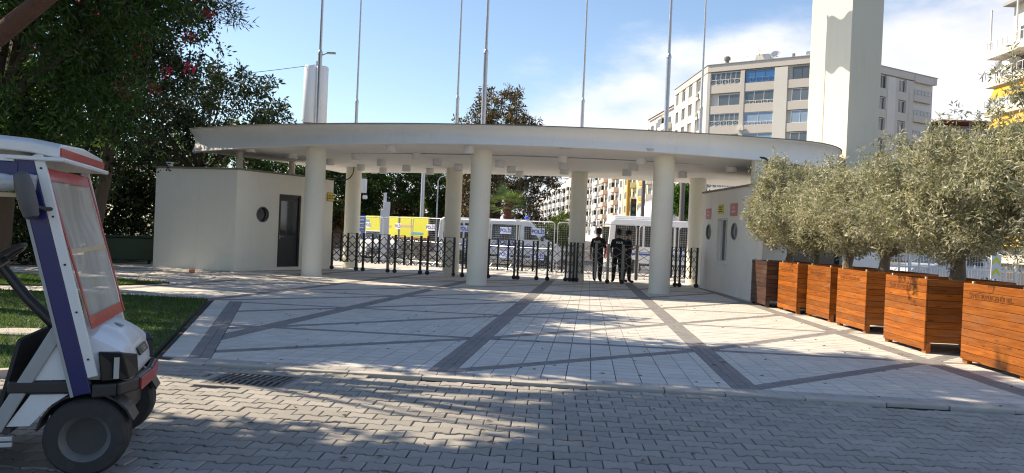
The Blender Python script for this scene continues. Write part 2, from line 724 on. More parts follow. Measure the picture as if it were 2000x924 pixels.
def paver_mesh():
    hx, he, hm = PL / 2 - .004, PH / 2 + .003, PH / 2 - .0235
    up = [(-hx, he), (-.074, he), (-.044, hm + .002), (.044, hm + .002), (.074, he), (hx, he)]
    out = [(x, y) for x, y in up] + [(-x, -y) for x, y in up]
    out = out[::-1]
    n = len(out)
    vs = [(x, y, -.045) for x, y in out] + [(x, y, -.005) for x, y in out]
    vs += [(x - math.copysign(.006, x), y - math.copysign(.005, y), 0) for x, y in out]
    fs = []
    for r in range(2):
        for k in range(n):
            fs.append((r * n + k, r * n + (k + 1) % n, (r + 1) * n + (k + 1) % n, (r + 1) * n + k))
    fs.append(tuple(range(2 * n, 3 * n)))
    return vs, fs


drive = struct('drive', MB().prism([(-16, 0.5), (16, 0.5), (16, kerb_y(16)), (-3.9, kerb_y(-3.9)), (-16, kerb_y(-16))], -.16, -.042), BED)
pv, pf = paver_mesh()
pm = MB().add(pv, pf).mesh('paver', PAVER)
spots = []
RA = rad(-2.6)
GR = (-2.53, 7.66)
for r in range(-6, 46):
    for c in range(-52, 52):
        lx = (c + (.5 if r % 2 else 0)) * PL
        ly = 1.2 + r * PH
        X = lx * math.cos(RA) - ly * math.sin(RA)
        Y = lx * math.sin(RA) + ly * math.cos(RA)
        if Y > kerb_y(X) - .085 or Y < 1.2 or abs(X) > 11:
            continue
        if inside((X + .1, Y), LAWN) or inside((X - .1, Y), LAWN):
            continue
        if abs(X - GR[0]) < .43 and abs(Y - GR[1]) < .36:
            continue
        vis = abs(X) / max(Y, .1) < .70 and Y > 4.55
        # behind the golf cart nothing of them shows
        if X < -2.2 and Y < 6.3:
            vis = vis and (X / Y > -.47)
        spots.append((0 if vis else 1, math.hypot(X, Y), X, Y))
spots.sort()
rest = MB()
for k, (h, d, X, Y) in enumerate(spots):
    rot = (random.uniform(-.02, .02), random.uniform(-.016, .016), RA + random.uniform(-.012, .012))
    loc = Vector((X + random.uniform(-.002, .002), Y + random.uniform(-.002, .002), -.006 + random.uniform(-.005, .004)))
    if k < 300:
        inst('paver', pm, drive, loc, rot)
    else:
        M = Matrix.Translation(loc) @ Matrix.Rotation(rot[2], 4, 'Z') @ Matrix.Rotation(rot[1], 4, 'Y') @ Matrix.Rotation(rot[0], 4, 'X')
        rest.add([M @ Vector(p) for p in pv], pf)
tag(rest.build('pavers', PAVER, drive), kind='stuff')

# drain grate
GM = mat('cast_iron', (0.15, 0.145, 0.14), 0.6, 0.2, 9, 90, 0.3, metal=0.3)
t = thing('drain_grate', 'dark cast iron drain grate set into the pavers beside the golf cart', 'drain', (GR[0], GR[1], 0), rad(-6))
w, h = .40, .285
f = MB()
f.bb(-w, w, -h, -h + .035, -.03, -.002).bb(-w, w, h - .035, h, -.03, -.002)
f.bb(-w, -w + .035, -h + .036, h - .036, -.03, -.002).bb(w - .035, w, -h + .036, h - .036, -.03, -.002)
f.bb(-w + .036, w - .036, -.012, .012, -.03, -.006)
f.build('frame', GM, t, bevel=.004)
co = MB().bb(-w - .085, w + .085, -h - .075, -h - .003, -.04, -.004).bb(-w - .085, w + .085, h + .003, h + .075, -.04, -.004).bb(-w - .085, -w - .003, -h - .003, h + .003, -.04, -.004).bb(w + .003, w + .085, -h - .003, h + .003, -.04, -.004)
co.build('collar', PAVER, t, bevel=.004)
for k in range(11):
    x = -w + .07 + k * (2 * w - .12) / 10
    for s in (-1, 1):
        MB().beam((x - .02, s * .014, -.014), (x + .0, s * (h - .036), -.014), .026, .022).build('bar', GM, t)
MB().bb(-w + .002, w - .002, -h + .002, h - .002, -.16, -.10).build('pit', mat('drain_pit', (.008, .008, .008), .9), t)

# ------------------------------------------------------------------ lawn
def lawn(name, poly, n, hgt):
    b = struct(name, MB().prism(poly, -.16, .03), SOIL)
    xs = [p[0] for p in poly]; ys = [p[1] for p in poly]
    P = []
    while len(P) < n:
        q = (random.uniform(max(min(xs), -13), max(xs)), random.uniform(min(ys), max(ys)))
        if inside(q, poly):
            P.append(q)
    P = np.array(P)
    a = rng.uniform(0, 2 * np.pi, n)
    h = rng.uniform(.5, 1.25, n) * hgt
    w = .007
    dx, dy = np.cos(a) * w, np.sin(a) * w
    lean = rng.normal(0, .55, (n, 2)) * h[:, None]
    V = np.zeros((n, 3, 3))
    V[:, 0] = np.stack([P[:, 0] - dx, P[:, 1] - dy, np.full(n, .028)], 1)
    V[:, 1] = np.stack([P[:, 0] + dx, P[:, 1] + dy, np.full(n, .028)], 1)
    V[:, 2] = np.stack([P[:, 0] + lean[:, 0], P[:, 1] + lean[:, 1], .028 + h], 1)
    o = raw_mesh(name.replace('lawn', 'grass'), V.reshape(-1, 3), 3, [leaf_mat('grass_a', (.045, .10, .018)), leaf_mat('grass_b', (.075, .14, .025))], rng.integers(0, 2, n))
    return b, o


def raw_mesh(name, V, k, mats, mi, parent=None, loc=(0, 0, 0)):
    """V holds consecutive k-gons"""
    nv = len(V); nf = nv // k
    me = bpy.data.meshes.new(name)
    me.vertices.add(nv)
    me.vertices.foreach_set('co', np.ascontiguousarray(V, dtype=np.float32).ravel())
    me.loops.add(nv)
    me.loops.foreach_set('vertex_index', np.arange(nv, dtype=np.int32))
    me.polygons.add(nf)
    me.polygons.foreach_set('loop_start', np.arange(0, nv, k, dtype=np.int32))
    for q in mats:
        me.materials.append(q)
    me.polygons.foreach_set('material_index', np.asarray(mi, dtype=np.int32))
    me.update(calc_edges=True)
    o = bpy.data.objects.new(name, me)
    COL.objects.link(o)
    o.location = loc
    if parent is not None:
        o.parent = parent
    return o


b, o = lawn('lawn', LAWN, 46000, .055)
tag(o, 'short green grass of the lawn behind the golf cart', 'grass', kind='stuff')
b, o = lawn('lawn_strip', LAWN2, 14000, .06)
tag(o, 'short green grass in the narrow strip beyond the path', 'grass', kind='stuff')
pts = [(-3.95, 8.42), (-4.45, 7.5), (-5.2, 7.05), (-7.0, 6.85), (-9.0, 6.75), (-11, 6.65)]
lk = struct('lawn_kerb', MB().bb(-15, -11.05, 6.55, 6.65, -.1, .05), KERB)
for a, b in zip(pts[:-1], pts[1:]):
    n = max(1, round(math.dist(a, b) / .55))
    for k in range(n):
        p = [a[i] + (b[i] - a[i]) * (k + .02) / n for i in (0, 1)]
        q = [a[i] + (b[i] - a[i]) * (k + .98) / n for i in (0, 1)]
        MB().beam((*p, .01), (*q, .01), .11, .13).build('kerb_stone', KERB, lk, bevel=.012)
o = MB().lathe([(.42, -.01), (.43, .05), (.39, .07)], 20).build('stepping_stone', KERB, None, (-6.15, 9.75, 0), bevel=.0)
o.scale = (1, .55, 1)
tag(o, 'flat round grey stone slab lying in the lawn behind the golf cart', 'stone slab')

# dry leaves blown over the paving
V = []
for k in range(170):
    X = random.uniform(-4, 6); Y = random.uniform(4.6, 19)
    if X < -3.4 - .29 * (Y - 8.4):
        continue
    a = random.uniform(0, 6.3); s = random.uniform(.018, .04)
    for dx, dy, dz in ((-1, 0, .002), (0, -.45, .012), (1, 0, .004), (0, .45, .010)):
        V.append((X + s * (dx * math.cos(a) - dy * math.sin(a)), Y + s * (dx * math.sin(a) + dy * math.cos(a)), dz))
o = raw_mesh('fallen_leaves', np.array(V), 4, [leaf_mat('dry_leaf', (.13, .075, .03), tfac=.1)], np.zeros(len(V) // 4))
tag(o, 'small dry leaves scattered over the paving', 'leaves', kind='stuff')
# ------------------------------------------------------------------ entrance canopy
CC = (2.2, 42.6)


def pol(R, th):
    return (CC[0] + R * math.sin(th), CC[1] - R * math.cos(th))


def soffit_z(R):
    return 3.92 + .05 * (R - 20.7)


can = thing('entrance_canopy', 'wide white curved concrete canopy on round columns over the entrance', 'canopy')
ths = [rad(-36.4 + k * (61.4 / 56)) for k in range(57)]


def rfront(th):
    d = math.degrees(th)
    r = 22.0
    if d > 14.5:
        r -= .024 * (d - 14.5) ** 2
    if d < -34.5:
        r -= .09 * (d + 34.5) ** 2
    return r


def rrear(th):
    return 15.15


def prof(th):
    d = math.degrees(th)
    rf = rfront(th)
    dip = .19 * min(1.0, ((d + 6) / 26.0) ** 2)
    rr = rrear(th)
    zb = soffit_z(rf - .2) - .05 - dip
    P = [(rr + .05, 4.30), (rr, 4.28), (rr + .02, soffit_z(rr) - .02)]
    for k in range(1, 6):
        R = rr + (rf - .45 - rr) * k / 6
        P.append((R, soffit_z(R) - dip * (k / 6) ** 3))
    P += [(rf - .40, soffit_z(rf - .4) - dip * .85), (rf - .14, zb - .01), (rf - .115, zb + .01), (rf - .17, zb + .17), (rf - .20, zb + .23 + dip * .4), (rf - .15, 4.28), (rf - .02, 4.405), (rf, 4.41), (rf, 4.45), (rf - .06, 4.455)]
    P += [(rf - 2.0, 4.47)]
    return P


mb = MB()
rows = []
for th in ths:
    rows.append([(*pol(R, th), z) for R, z in prof(th)])
n = len(rows[0])
vs = [p for r in rows for p in r]
fs = []
for i in range(len(rows) - 1):
    for k in range(n):
        fs.append((i * n + k, i * n + (k + 1) % n, (i + 1) * n + (k + 1) % n, (i + 1) * n + k))
fs.append(tuple(range(n)))
fs.append(tuple((len(rows) - 1) * n + k for k in range(n))[::-1])
mb.add(vs, fs)
o = mb.build('roof_slab', SOFFIT, can, smooth=True)
bpy.context.view_layer.update()
bm = bmesh.new(); bm.from_mesh(o.data); bmesh.ops.recalc_face_normals(bm, faces=bm.faces[:]); bm.to_mesh(o.data); bm.free()
o.data.shade_smooth()
o.data.set_sharp_from_angle(angle=rad(50))
# thin dark flashing on the top lip
fl = MB()
pp = [(*pol(rfront(th) + .004, th), 4.452) for th in ths]
for a, b in zip(pp[:-1], pp[1:]):
    fl.beam(a, b, .05, .022)
fl.build('flashing', COPING, can)
# conduit running along the soffit
cd = MB()
pp = [(*pol(19.75, rad(a)), soffit_z(19.75) - .02) for a in np.linspace(-24, 10, 30)]
cd.tube(pp, .012, 6).build('conduit', GREYP, can)
FRONT = [(-6.05, 23.36), (-.98, 22.37), (4.26, 21.95)]
REAR = [pol(16.3, rad(a)) for a in (-30, -15.3, .1, 15)]
for (x, y), r in [(p, .30) for p in FRONT] + [(p, .285) for p in REAR]:
    R = math.hypot(x - CC[0], y - CC[1])
    zt = soffit_z(R) + .05
    MB().lathe([(r + .012, -.01), (r + .012, .06), (r, .065), (r, 1.3), (r, 2.6), (r, zt)], 40, (x, y, 0)).build('column', CREAM, can, smooth=True)
LAMPS = [(-3.62, 22.23), (-5.05, 24.41), (-3.01, 23.6), (-4.47, 25.7), (-2.5, 24.75), (-3.77, 26.77), (-5.48, 27.35), (-3.0, 27.3), (-4.77, 27.9), (-6.31, 26.24), (-1.32, 21.75), (-.48, 24.32), (-.11, 25.62), (.17, 26.7), (-1.88, 25.7), (1.4, 22.73), (1.53, 24.26), (1.63, 25.3), (3.68, 22.44), (3.67, 25.14), (3.67, 23.82), (5.48, 25.1), (-8.34, 24.2), (-7.29, 25.18), (6.6, 23.4)]
lm = MB().lathe([(.145, .0), (.15, .012), (.15, .20), (.135, .21)], 22).mesh('downlight', WPAINT, True)
lm2 = MB().lathe([(.115, -.004), (.13, -.004), (.13, .03)], 22).mesh('lamp_glass', mat('lamp_glass', (.5, .5, .48), .3, .05), True)
for x, y in LAMPS:
    R = math.hypot(x - CC[0], y - CC[1])
    d = inst('downlight', lm, can, (x, y, soffit_z(R) - .20))
    inst('lamp_glass', lm2, d, (0, 0, 0))
for x, y in ((1.36, 21.04), (3.63, 20.9)):
    R = math.hypot(x - CC[0], y - CC[1])
    MB().lathe([(.15, -.02), (.16, .0), (.16, .05)], 22, (x, y, soffit_z(R) - .035)).build('recessed_light', mat('lamp_glass', (.5, .5, .48)), can, smooth=True)
# short posts that stand on the two kiosks and carry the ends of the roof
for x, y, r, zb in ((-8.94, 24.95, .11, 3.2), (-8.0, 27.6, .11, 3.2)):
    MB().lathe([(r, zb), (r, 3.95)], 20, (x, y, 0)).build('post', CREAM, can, smooth=True)
MB().bb(6.64, 6.94, 21.3, 21.6, 3.1, 4.0).build('post', CREAM, can, bevel=.01)

# ------------------------------------------------------------------ kiosks
PORTF = mat('porthole_frame', (.10, .10, .10), .4)


def wall_frame(P, Q):
    """matrix with x along the wall P->Q, y pointing out of it (to the right of P->Q), z up"""
    d = Vector((Q[0] - P[0], Q[1] - P[1], 0)).normalized()
    nrm = Vector((d.y, -d.x, 0))
    return Matrix(((d.x, nrm.x, 0, P[0]), (d.y, nrm.y, 0, P[1]), (0, 0, 1, 0), (0, 0, 0, 1))), math.dist(P, Q)


def panel_with_holes(L, z0, z1, holes, depth, flip=1):
    """wall face in x-z with rectangular / round holes and reveals going to -y; returns MB in wall coordinates"""
    bm = bmesh.new()
    # grid cut: rectangle outlines as edges, filled by triangle_fill
    def loop(pts):
        vs = [bm.verts.new((x, 0, z)) for x, z in pts]
        for a in range(len(vs)):
            bm.edges.new((vs[a], vs[(a + 1) % len(vs)]))
        return vs
    loop([(0, z0), (L, z0), (L, z1), (0, z1)])
    rings = []
    for hdef in holes:
        if hdef[0] == 'r':
            _, x0, x1, a, b = hdef
            pts = [(x0, a), (x1, a), (x1, b), (x0, b)]
        else:
            _, cx, cz, rx, rz = hdef
            pts = [(cx + rx * math.cos(2 * math.pi * k / 28), cz + rz * math.sin(2 * math.pi * k / 28)) for k in range(28)]
        loop(pts)
        rings.append(pts)
    bmesh.ops.triangle_fill(bm, use_beauty=True, use_dissolve=False, edges=bm.edges[:])
    # remove faces inside holes
    kill = []
    for f in bm.faces:
        c = f.calc_center_median()
        for pts in rings:
            if inside((c.x, c.z), pts):
                kill.append(f)
                break
    bmesh.ops.delete(bm, geom=kill, context='FACES_ONLY')
    for pts in rings:
        n = len(pts)
        a = [bm.verts.new((x, 0, z)) for x, z in pts]
        b = [bm.verts.new((x, -depth, z)) for x, z in pts]
        for k in range(n):
            bm.faces.new((a[k], a[(k + 1) % n], b[(k + 1) % n], b[k]))
    bmesh.ops.remove_doubles(bm, verts=bm.verts[:], dist=1e-5)
    bm.verts.index_update()
    m = MB()
    m.add([v.co.copy() for v in bm.verts], [tuple(v.index for v in f.verts) for f in bm.faces])
    bm.free()
    return m


def placed(o, M):
    o.matrix_local = M
    return o


def kiosk_build(t, corners, ztop, faces, wallm):
    """corners counter-clockwise seen from above; faces[i] = holes in the wall from corner i to i+1"""
    for i in range(len(corners)):
        P, Q = corners[i], corners[(i + 1) % len(corners)]
        M, L = wall_frame(P, Q)
        w = panel_with_holes(L, -.02, ztop, faces.get(i, []), .22)
        # back skin so that the wall has thickness and the room is dark
        o = w.build('wall', wallm, t)
        placed(o, M)
    cx = sum(p[0] for p in corners) / len(corners); cy = sum(p[1] for p in corners) / len(corners)
    g2 = MB()
    big = [(cx + (p[0] - cx) * 1.018, cy + (p[1] - cy) * 1.018) for p in corners]
    g2.prism(big, ztop, ztop + .06)
    g2.build('coping', COPING, t)
    inner = [(cx + (p[0] - cx) * .90, cy + (p[1] - cy) * .90) for p in corners]
    MB().prism(inner, 0.0, ztop - .1).build('room', mat('dark_room', (.05, .05, .05), .8), t)


LK = [(-8.56, 23.74), (-6.4, 27.27), (-9.25, 28.3), (-11.45, 24.57)]
kl = thing('gate_kiosk', 'cream gatehouse with a dark door and one porthole beside the left columns', 'kiosk')
kiosk_build(kl, LK, 3.14, {0: [('c', 1.04, 1.80, .25, .24), ('r', 1.70, 2.66, .10, 2.50)]}, CREAM)
M, L = wall_frame(LK[0], LK[1])
o = MB().lathe([(.25, -.05), (.25, .012), (.232, .02), (.215, .012), (.215, -.05)], 32, (1.04, 0, 1.80), Matrix.Rotation(rad(-90), 3, 'X'), cap=False).build('porthole_frame', PORTF, kl, smooth=True)
placed(o, M)
o2 = MB().lathe([(.22, -.10), (.22, -.09)], 28, (1.04, 0, 1.80), Matrix.Rotation(rad(-90), 3, 'X')).build('porthole_pane', GLASSD, o)
fr = MB().bb(1.70, 1.76, -.15, -.03, .10, 2.50).bb(2.60, 2.66, -.15, -.03, .10, 2.50).bb(1.761, 2.599, -.15, -.03, 2.43, 2.50)
o = placed(fr.build('door_frame', CHAR, kl), M)
dr = MB().bb(1.763, 2.597, -.13, -.08, .11, 2.428)
dr.bb(1.80, 2.56, -.08, -.068, .2, .95).bb(1.80, 2.56, -.08, -.068, 1.08, 2.33)
o = placed(dr.build('door', CHAR, kl, bevel=.006), M)
MB().bb(1.82, 1.85, -.068, -.055, 1.02, 1.16).tube([(1.835, -.055, 1.1), (1.835, -.02, 1.1), (1.95, -.02, 1.1)], .011, 8).build('door_handle', STEEL, o)
MB().bb(1.84, 2.52, -.067, -.064, 1.14, 2.28).build('door_pane', GLASSD, o)


def sign(name, label, cat, M, cx, cz, w, h, base, lines, txtm, size, y=.02, border=None, group=None):
    t = thing(name, label, cat, group=group)
    t.matrix_world = M @ Matrix.Translation((cx, y, cz))
    MB().bb(-w / 2, w / 2, -.012, .0, -h / 2, h / 2).build('plate', base, t, bevel=.002)
    if border:
        b = MB()
        for a0, a1, c0, c1 in ((-w / 2, w / 2, -h / 2, -h / 2 + .016), (-w / 2, w / 2, h / 2 - .016, h / 2), (-w / 2, -w / 2 + .016, -h / 2 + .016, h / 2 - .016), (w / 2 - .016, w / 2, -h / 2 + .016, h / 2 - .016)):
            b.bb(a0, a1, .0005, .003, c0, c1)
        b.build('border', border, t)
    k = len(lines)
    for i, s in enumerate(lines):
        z = (k - 1) / 2 * size * 1.35 - i * size * 1.35
        o = inst('lettering', text_mesh(s, size, txtm, .0), t, (0, .0035, z), (rad(90), 0, rad(180)), (-1, 1, 1))
    return t


sign('notice_sign', 'small yellow notice sign with a black border on the gatehouse wall behind the left column', 'sign', M, 4.0, 2.54, .36, .30, YELLOW, ['7 GÜN 24 SAAT', 'KAMERA İLE', 'İZLENMEKTEDİR'], YTXT, .044, border=YTXT)

RK = [(6.52, 19.97), (10.3, 21.3), (9.9, 26.4), (6.24, 25.3)]
kr = thing('gate_kiosk', 'white gatehouse with two portholes and a narrow window beside the planter row', 'kiosk')
M2, L2 = wall_frame(RK[3], RK[0])
kiosk_build(kr, RK, 3.10, {3: [('c', .73, 1.84, .26, .25), ('c', 3.13, 1.86, .26, .25), ('r', 1.60, 2.53, .93, 2.25)], 0: [('r', .77, 2.6, .55, 1.55)]}, WHITE)
for cx, cz in ((.73, 1.84), (3.13, 1.86)):
    o = MB().lathe([(.26, -.05), (.26, .012), (.242, .02), (.225, .012), (.225, -.05)], 32, (cx, 0, cz), Matrix.Rotation(rad(-90), 3, 'X'), cap=False).build('porthole_frame', mat('porthole_chrome', (.3, .3, .3), .35, metal=.6), kr, smooth=True)
    placed(o, M2)
    MB().lathe([(.23, -.12), (.23, -.11)], 28, (cx, 0, cz), Matrix.Rotation(rad(-90), 3, 'X')).build('porthole_pane', mat('grey_glass', (.10, .11, .12), .08, .1, 2, bump=0, spec=.9), o)
wf = MB().bb(1.60, 1.65, -.2, -.1, .93, 2.25).bb(2.48, 2.53, -.2, -.1, .93, 2.25).bb(1.651, 2.479, -.2, -.1, .93, .98).bb(1.651, 2.479, -.2, -.1, 2.2, 2.25).bb(2.04, 2.08, -.19, -.11, .981, 2.199)
o = placed(wf.build('window_frame', WPAINT, kr), M2)
MB().bb(1.652, 2.038, -.17, -.16, .985, 2.195).build('window_pane', GLASSD, o)
MB().bb(2.082, 2.478, -.18, -.17, .985, 2.195).build('window_pane', GLASSD, o)
placed(MB().bb(1.55, 2.58, -.08, .05, .88, .928).build('window_sill', WHITE, kr), M2)
M3, L3 = wall_frame(RK[0], RK[1])
o = placed(MB().bb(.77, .82, -.18, -.1, .55, 1.55).bb(2.55, 2.6, -.18, -.1, .55, 1.55).bb(.821, 2.549, -.18, -.1, 1.5, 1.55).bb(.821, 2.549, -.18, -.1, .55, .6).build('window_frame', CHAR, kr), M3)
MB().bb(.822, 2.548, -.16, -.15, .6, 1.5).build('window_pane', GLASSD, o)
for cx, cz, w, h, base, ls, tm, sz, lab in ((.68, 2.42, .52, .33, PINK, ['GİRİŞ', 'YASAK'], WHITETXT, .085, 'faded red sign above the porthole nearest the folding gate'),
                                            (1.88, 2.53, .50, .29, YELLOW, ['7 GÜN 24 SAAT', 'KAMERA İLE', 'İZLENMEKTEDİR'], YTXT, .05, 'small yellow notice sign above the narrow gatehouse window'),
                                            (3.05, 2.49, .60, .37, PINK, ['ARAÇ', 'GİREMEZ'], WHITETXT, .085, 'faded red sign above the porthole nearest the planters')):
    sign('wall_sign', lab, 'sign', M2, cx, cz, w, h, base, ls, tm, sz)


def cable(name, label, pts, r, m=BLACK, n=6):
    # smooth the polyline
    P = [Vector(p) for p in pts]
    for _ in range(2):
        Q = [P[0]]
        for a, b in zip(P[:-1], P[1:]):
            Q += [a * .75 + b * .25, a * .25 + b * .75]
        Q.append(P[-1])
        P = Q
    return tag(MB().tube(P, r, n).build(name, m, smooth=True), label, 'cable')


cable('power_cable', 'thick black cable looping from the canopy post down onto the white gatehouse', [(6.7, 21.25, 3.92), (6.95, 21.2, 3.9), (7.12, 21.15, 3.6), (7.1, 20.9, 3.3), (6.9, 20.5, 3.2), (6.8, 20.3, 3.17)], .028)
cable('power_cable', 'black cable hanging in a loop between the rear column and the cream gatehouse', [(-6.6, 26.6, 3.16), (-6.3, 26.7, 3.12), (-5.9, 27.2, 3.15), (-5.85, 27.9, 3.45), (-5.9, 28.2, 3.72)], .02)
# small vent and litter
tag(MB().lathe([(.09, 0), (.09, .1), (.12, .11), (.12, .16)], 14, (-11.1, 24.75, 3.2)).build('roof_vent', WPAINT, smooth=True), 'short white vent pipe on the corner of the cream gatehouse roof', 'vent')
o = MB().box((0, 0, .05), (.16, .10, .10)).build('orange_block', mat('orange_plastic', (.75, .22, .08), .5), None, (-9.25, 22.3, 0), .3, bevel=.02)
tag(o, 'small orange block lying on the paving in front of the cream gatehouse', 'block')

# ------------------------------------------------------------------ tower
tw = thing('concrete_tower', 'tall cream slab tower rising behind the right end of the canopy', 'tower', (10.40, 24.2, 0), rad(7.0))
MB().bb(0, 1.06, 0, 2.55, -.1, 24).build('shaft', TOWERM, tw, bevel=.015)
MB().bb(-.04, 1.10, -.04, 2.59, -.1, .35).build('plinth', COPING, tw, bevel=.01)

# ------------------------------------------------------------------ flagpoles on the roof
FP = [(FRONT[0], 'tall steel flagpole above the left front column, beside the white antenna drum', 6.75),
      (FRONT[1], 'tall steel flagpole above the middle front column, before the brown tree', 6.75),
      (FRONT[2], 'tall steel flagpole above the right front column, before the white cloud', 6.75),
      (REAR[0], 'slender rear flagpole just right of the white antenna drum', 6.15),
      (REAR[1], 'slender rear flagpole at the left edge of the brown tree', 6.15),
      (REAR[2], 'slender rear flagpole standing alone before the left edge of the cloud', 6.15),
      (REAR[3], 'slender rear flagpole in front of the corner of the apartment block', 6.15)]
for k, ((x, y), lab, zj) in enumerate(FP):
    t = thing('flagpole', lab, 'flagpole', (x, y, 4.28), group='flagpoles on the canopy roof')
    front = k < 3
    r0, r1 = (.068, .045) if front else (.062, .040)
    b = zj - 4.28
    MB().lathe([(.16, 0.15), (.16, .19), (r0 + .01, .2), (r0, .24), (r0 * .97, b)], 16).build('lower_pole', POLE, t, smooth=True)
    MB().lathe([(r0 + .008, b - .03), (r0 + .008, b + .02), (r1, b + .10)], 16).build('collar', STEEL, t, smooth=True)
    MB().lathe([(r1, b + .1), (r1 * .8, b + 3.5), (r1 * .62, 8.8)], 14).build('upper_pole', POLE, t, smooth=True)
    MB().ball((0, 0, 8.86), .07, 7).build('finial', STEEL, t, smooth=True)
    if k == 0:
        MB().tube([(r0, 0, b - .05), (.22, 0, b + .02)], .018, 6).box((.34, 0, b + .02), (.26, .10, .05)).build('lamp_arm', GREYP, t)
# the flag whose shadow falls on the tower: outside the picture, above it
x, y = REAR[3]
NW, NH = 14, 8
vs, fs = [], []
for i in range(NW + 1):
    for j in range(NH + 1):
        s = i / NW
        vs.append((.05 + .5 * s + .10 * math.sin(s * 9 + j * .3), -1.7 * s, -1.75 * j / NH - .55 * s))
for i in range(NW):
    for j in range(NH):
        a = i * (NH + 1) + j
        fs.append((a, a + 1, a + NH + 2, a + NH + 1))
o = MB().add(vs, fs).build('flag', mat('flag_red', (.5, .02, .02), .8, .05), None, (x, y, 4.28 + 8.75), smooth=True)
md = o.modifiers.new('thick', 'SOLIDIFY'); md.thickness = .004
tag(o, 'red cloth flag at the top of the rightmost rear flagpole', 'flag')

# antenna drum on its own mast behind the canopy
an = thing('antenna_mast', 'white two-lobed antenna drum on a mast behind the canopy', 'antenna', (-8.92, 34.0, 0))
MB().lathe([(.13, -.17), (.11, 6.0), (.07, 8.75)], 14).build('mast', POLE, an, smooth=True)
AW = mat('antenna_plastic', (.70, .71, .73), .45, .04, 2, 30, .02)
for sx, r in ((-.23, .30), (.26, .27)):
    MB().lathe([(r - .02, 6.0), (r, 6.03), (r, 8.45), (r - .03, 8.5)], 28, (sx, -.1, 0)).build('drum', AW, an, smooth=True)
    MB().lathe([(r - .06, 5.94), (r - .06, 6.0)], 20, (sx, -.1, 0)).build('drum_base', COPING, an, smooth=True)
cable('overhead_wire', 'thin overhead wire running from the antenna drum into the trees', [(-8.95, 33.8, 8.55), (-11.0, 33.0, 8.0), (-14.5, 31.5, 7.1)], .012)
# ------------------------------------------------------------------ folding gate
GATEM = mat('gate_bronze', (.032, .030, .029), .45, .12, 9, 70, .05, metal=.15)
GATEL = mat('gate_aluminium', (.21, .19, .175), .4, .1, 9, 70, .05, metal=.6)
post_a = MB().box((0, 0, .72), (.068, .06, 1.14)).box((0, 0, 1.30), (.066, .06, .03)).mesh('post', GATEM)
post_l = MB().box((0, 0, .72), (.085, .06, 1.14)).box((0, 0, 1.30), (.095, .07, .03)).mesh('post', GATEL)
post_b = MB().box((0, 0, .78), (.058, .05, .98)).box((0, 0, 1.285), (.055, .05, .03)).mesh('post', GATEM)
castor = MB().lathe([(.045, -.02), (.075, -.02), (.075, .02), (.045, .02)], 14, (0, 0, .075), Matrix.Rotation(rad(90), 3, 'X')).box((0, 0, .13), (.05, .05, .05)).mesh('castor', BLACK, True)


def gate(label, path, xs, wide=()):
    """path: two ends on the ground; xs: fractions of the way at which posts stand"""
    A, B = Vector((*path[0], 0)), Vector((*path[1], 0))
    L = (B - A).length
    rz = math.atan2(B.y - A.y, B.x - A.x)
    t = thing('folding_gate', label, 'gate', A, rz)
    prev = None
    for k, x in enumerate(xs):
        rolls = k % 4 in (0, 3) or k == len(xs) - 1
        w = k in wide
        p = inst('post', post_l if w else (post_a if rolls else post_b), t, (x, 0, 0))
        if rolls:
            inst('castor', castor, p, (0, 0, 0), (0, 0, random.uniform(-.6, .6)))
        if prev is not None:
            lat = MB()
            d = x - prev
            n = 2
            zs = (.46, .76, 1.06) if d > .3 else (.44, .76, 1.08)
            e = .018
            for a in range(len(zs) - 1):
                lat.beam((prev, e, zs[a]), (x, e, zs[a + 1]), .016, .052, up=(0, 1, 0))
                lat.beam((prev, -e, zs[a + 1]), (x, -e, zs[a]), .016, .052, up=(0, 1, 0))
            m = (prev + x) / 2
            lat.beam((prev, e, zs[-1]), (m, e, zs[-1] + (zs[1] - zs[0]) / 2), .016, .052, up=(0, 1, 0))
            lat.beam((m, -e, zs[-1] + (zs[1] - zs[0]) / 2), (x, -e, zs[-1]), .016, .052, up=(0, 1, 0))
            lat.beam((prev, -e, zs[0]), (m, -e, zs[0] - (zs[1] - zs[0]) / 2), .016, .052, up=(0, 1, 0))
            lat.beam((m, e, zs[0] - (zs[1] - zs[0]) / 2), (x, e, zs[0]), .016, .052, up=(0, 1, 0))
            if k % 2 == 1:
                lat.beam((prev, 0, 1.30), (x, 0, 1.30), .012, .012)
            elif k % 4 == 2:
                lat.beam((prev, 0, .31), (x, 0, .31), .015, .015)
            lat.build('lattice', GATEL if wide and len(wide) > 2 and .3 < d else GATEM, t)
        prev = x
    return t


xs = [0.0]
x = 0.0
for k in range(15):
    x += (.34, .26)[k % 2]
    xs.append(x)
gate('left folding lattice gate of dark bronze posts reaching from the cream gatehouse', ((-6.28, 26.95), (-1.7, 25.65)), xs, (7,))
xs = [0, .12, .26, .62, .86, 1.16, 1.50, 1.72, 1.84, 1.98, 2.33, 2.47, 2.83, 2.97, 3.30, 3.44, 3.58, 3.7]
gate('middle folding lattice gate passing behind the middle front column', ((-1.6, 25.45), (2.1, 25.6)), xs)
xs = [0, .18, .62, 1.02, 1.50, 1.95, 2.42, 2.72, 2.84, 2.96, 3.08, 3.22, 3.36, 3.52, 3.70, 3.9]
gate('right folding lattice gate stretched in front of the three police officers', ((2.2, 25.55), (6.1, 25.05)), xs, (2, 3, 4, 5))

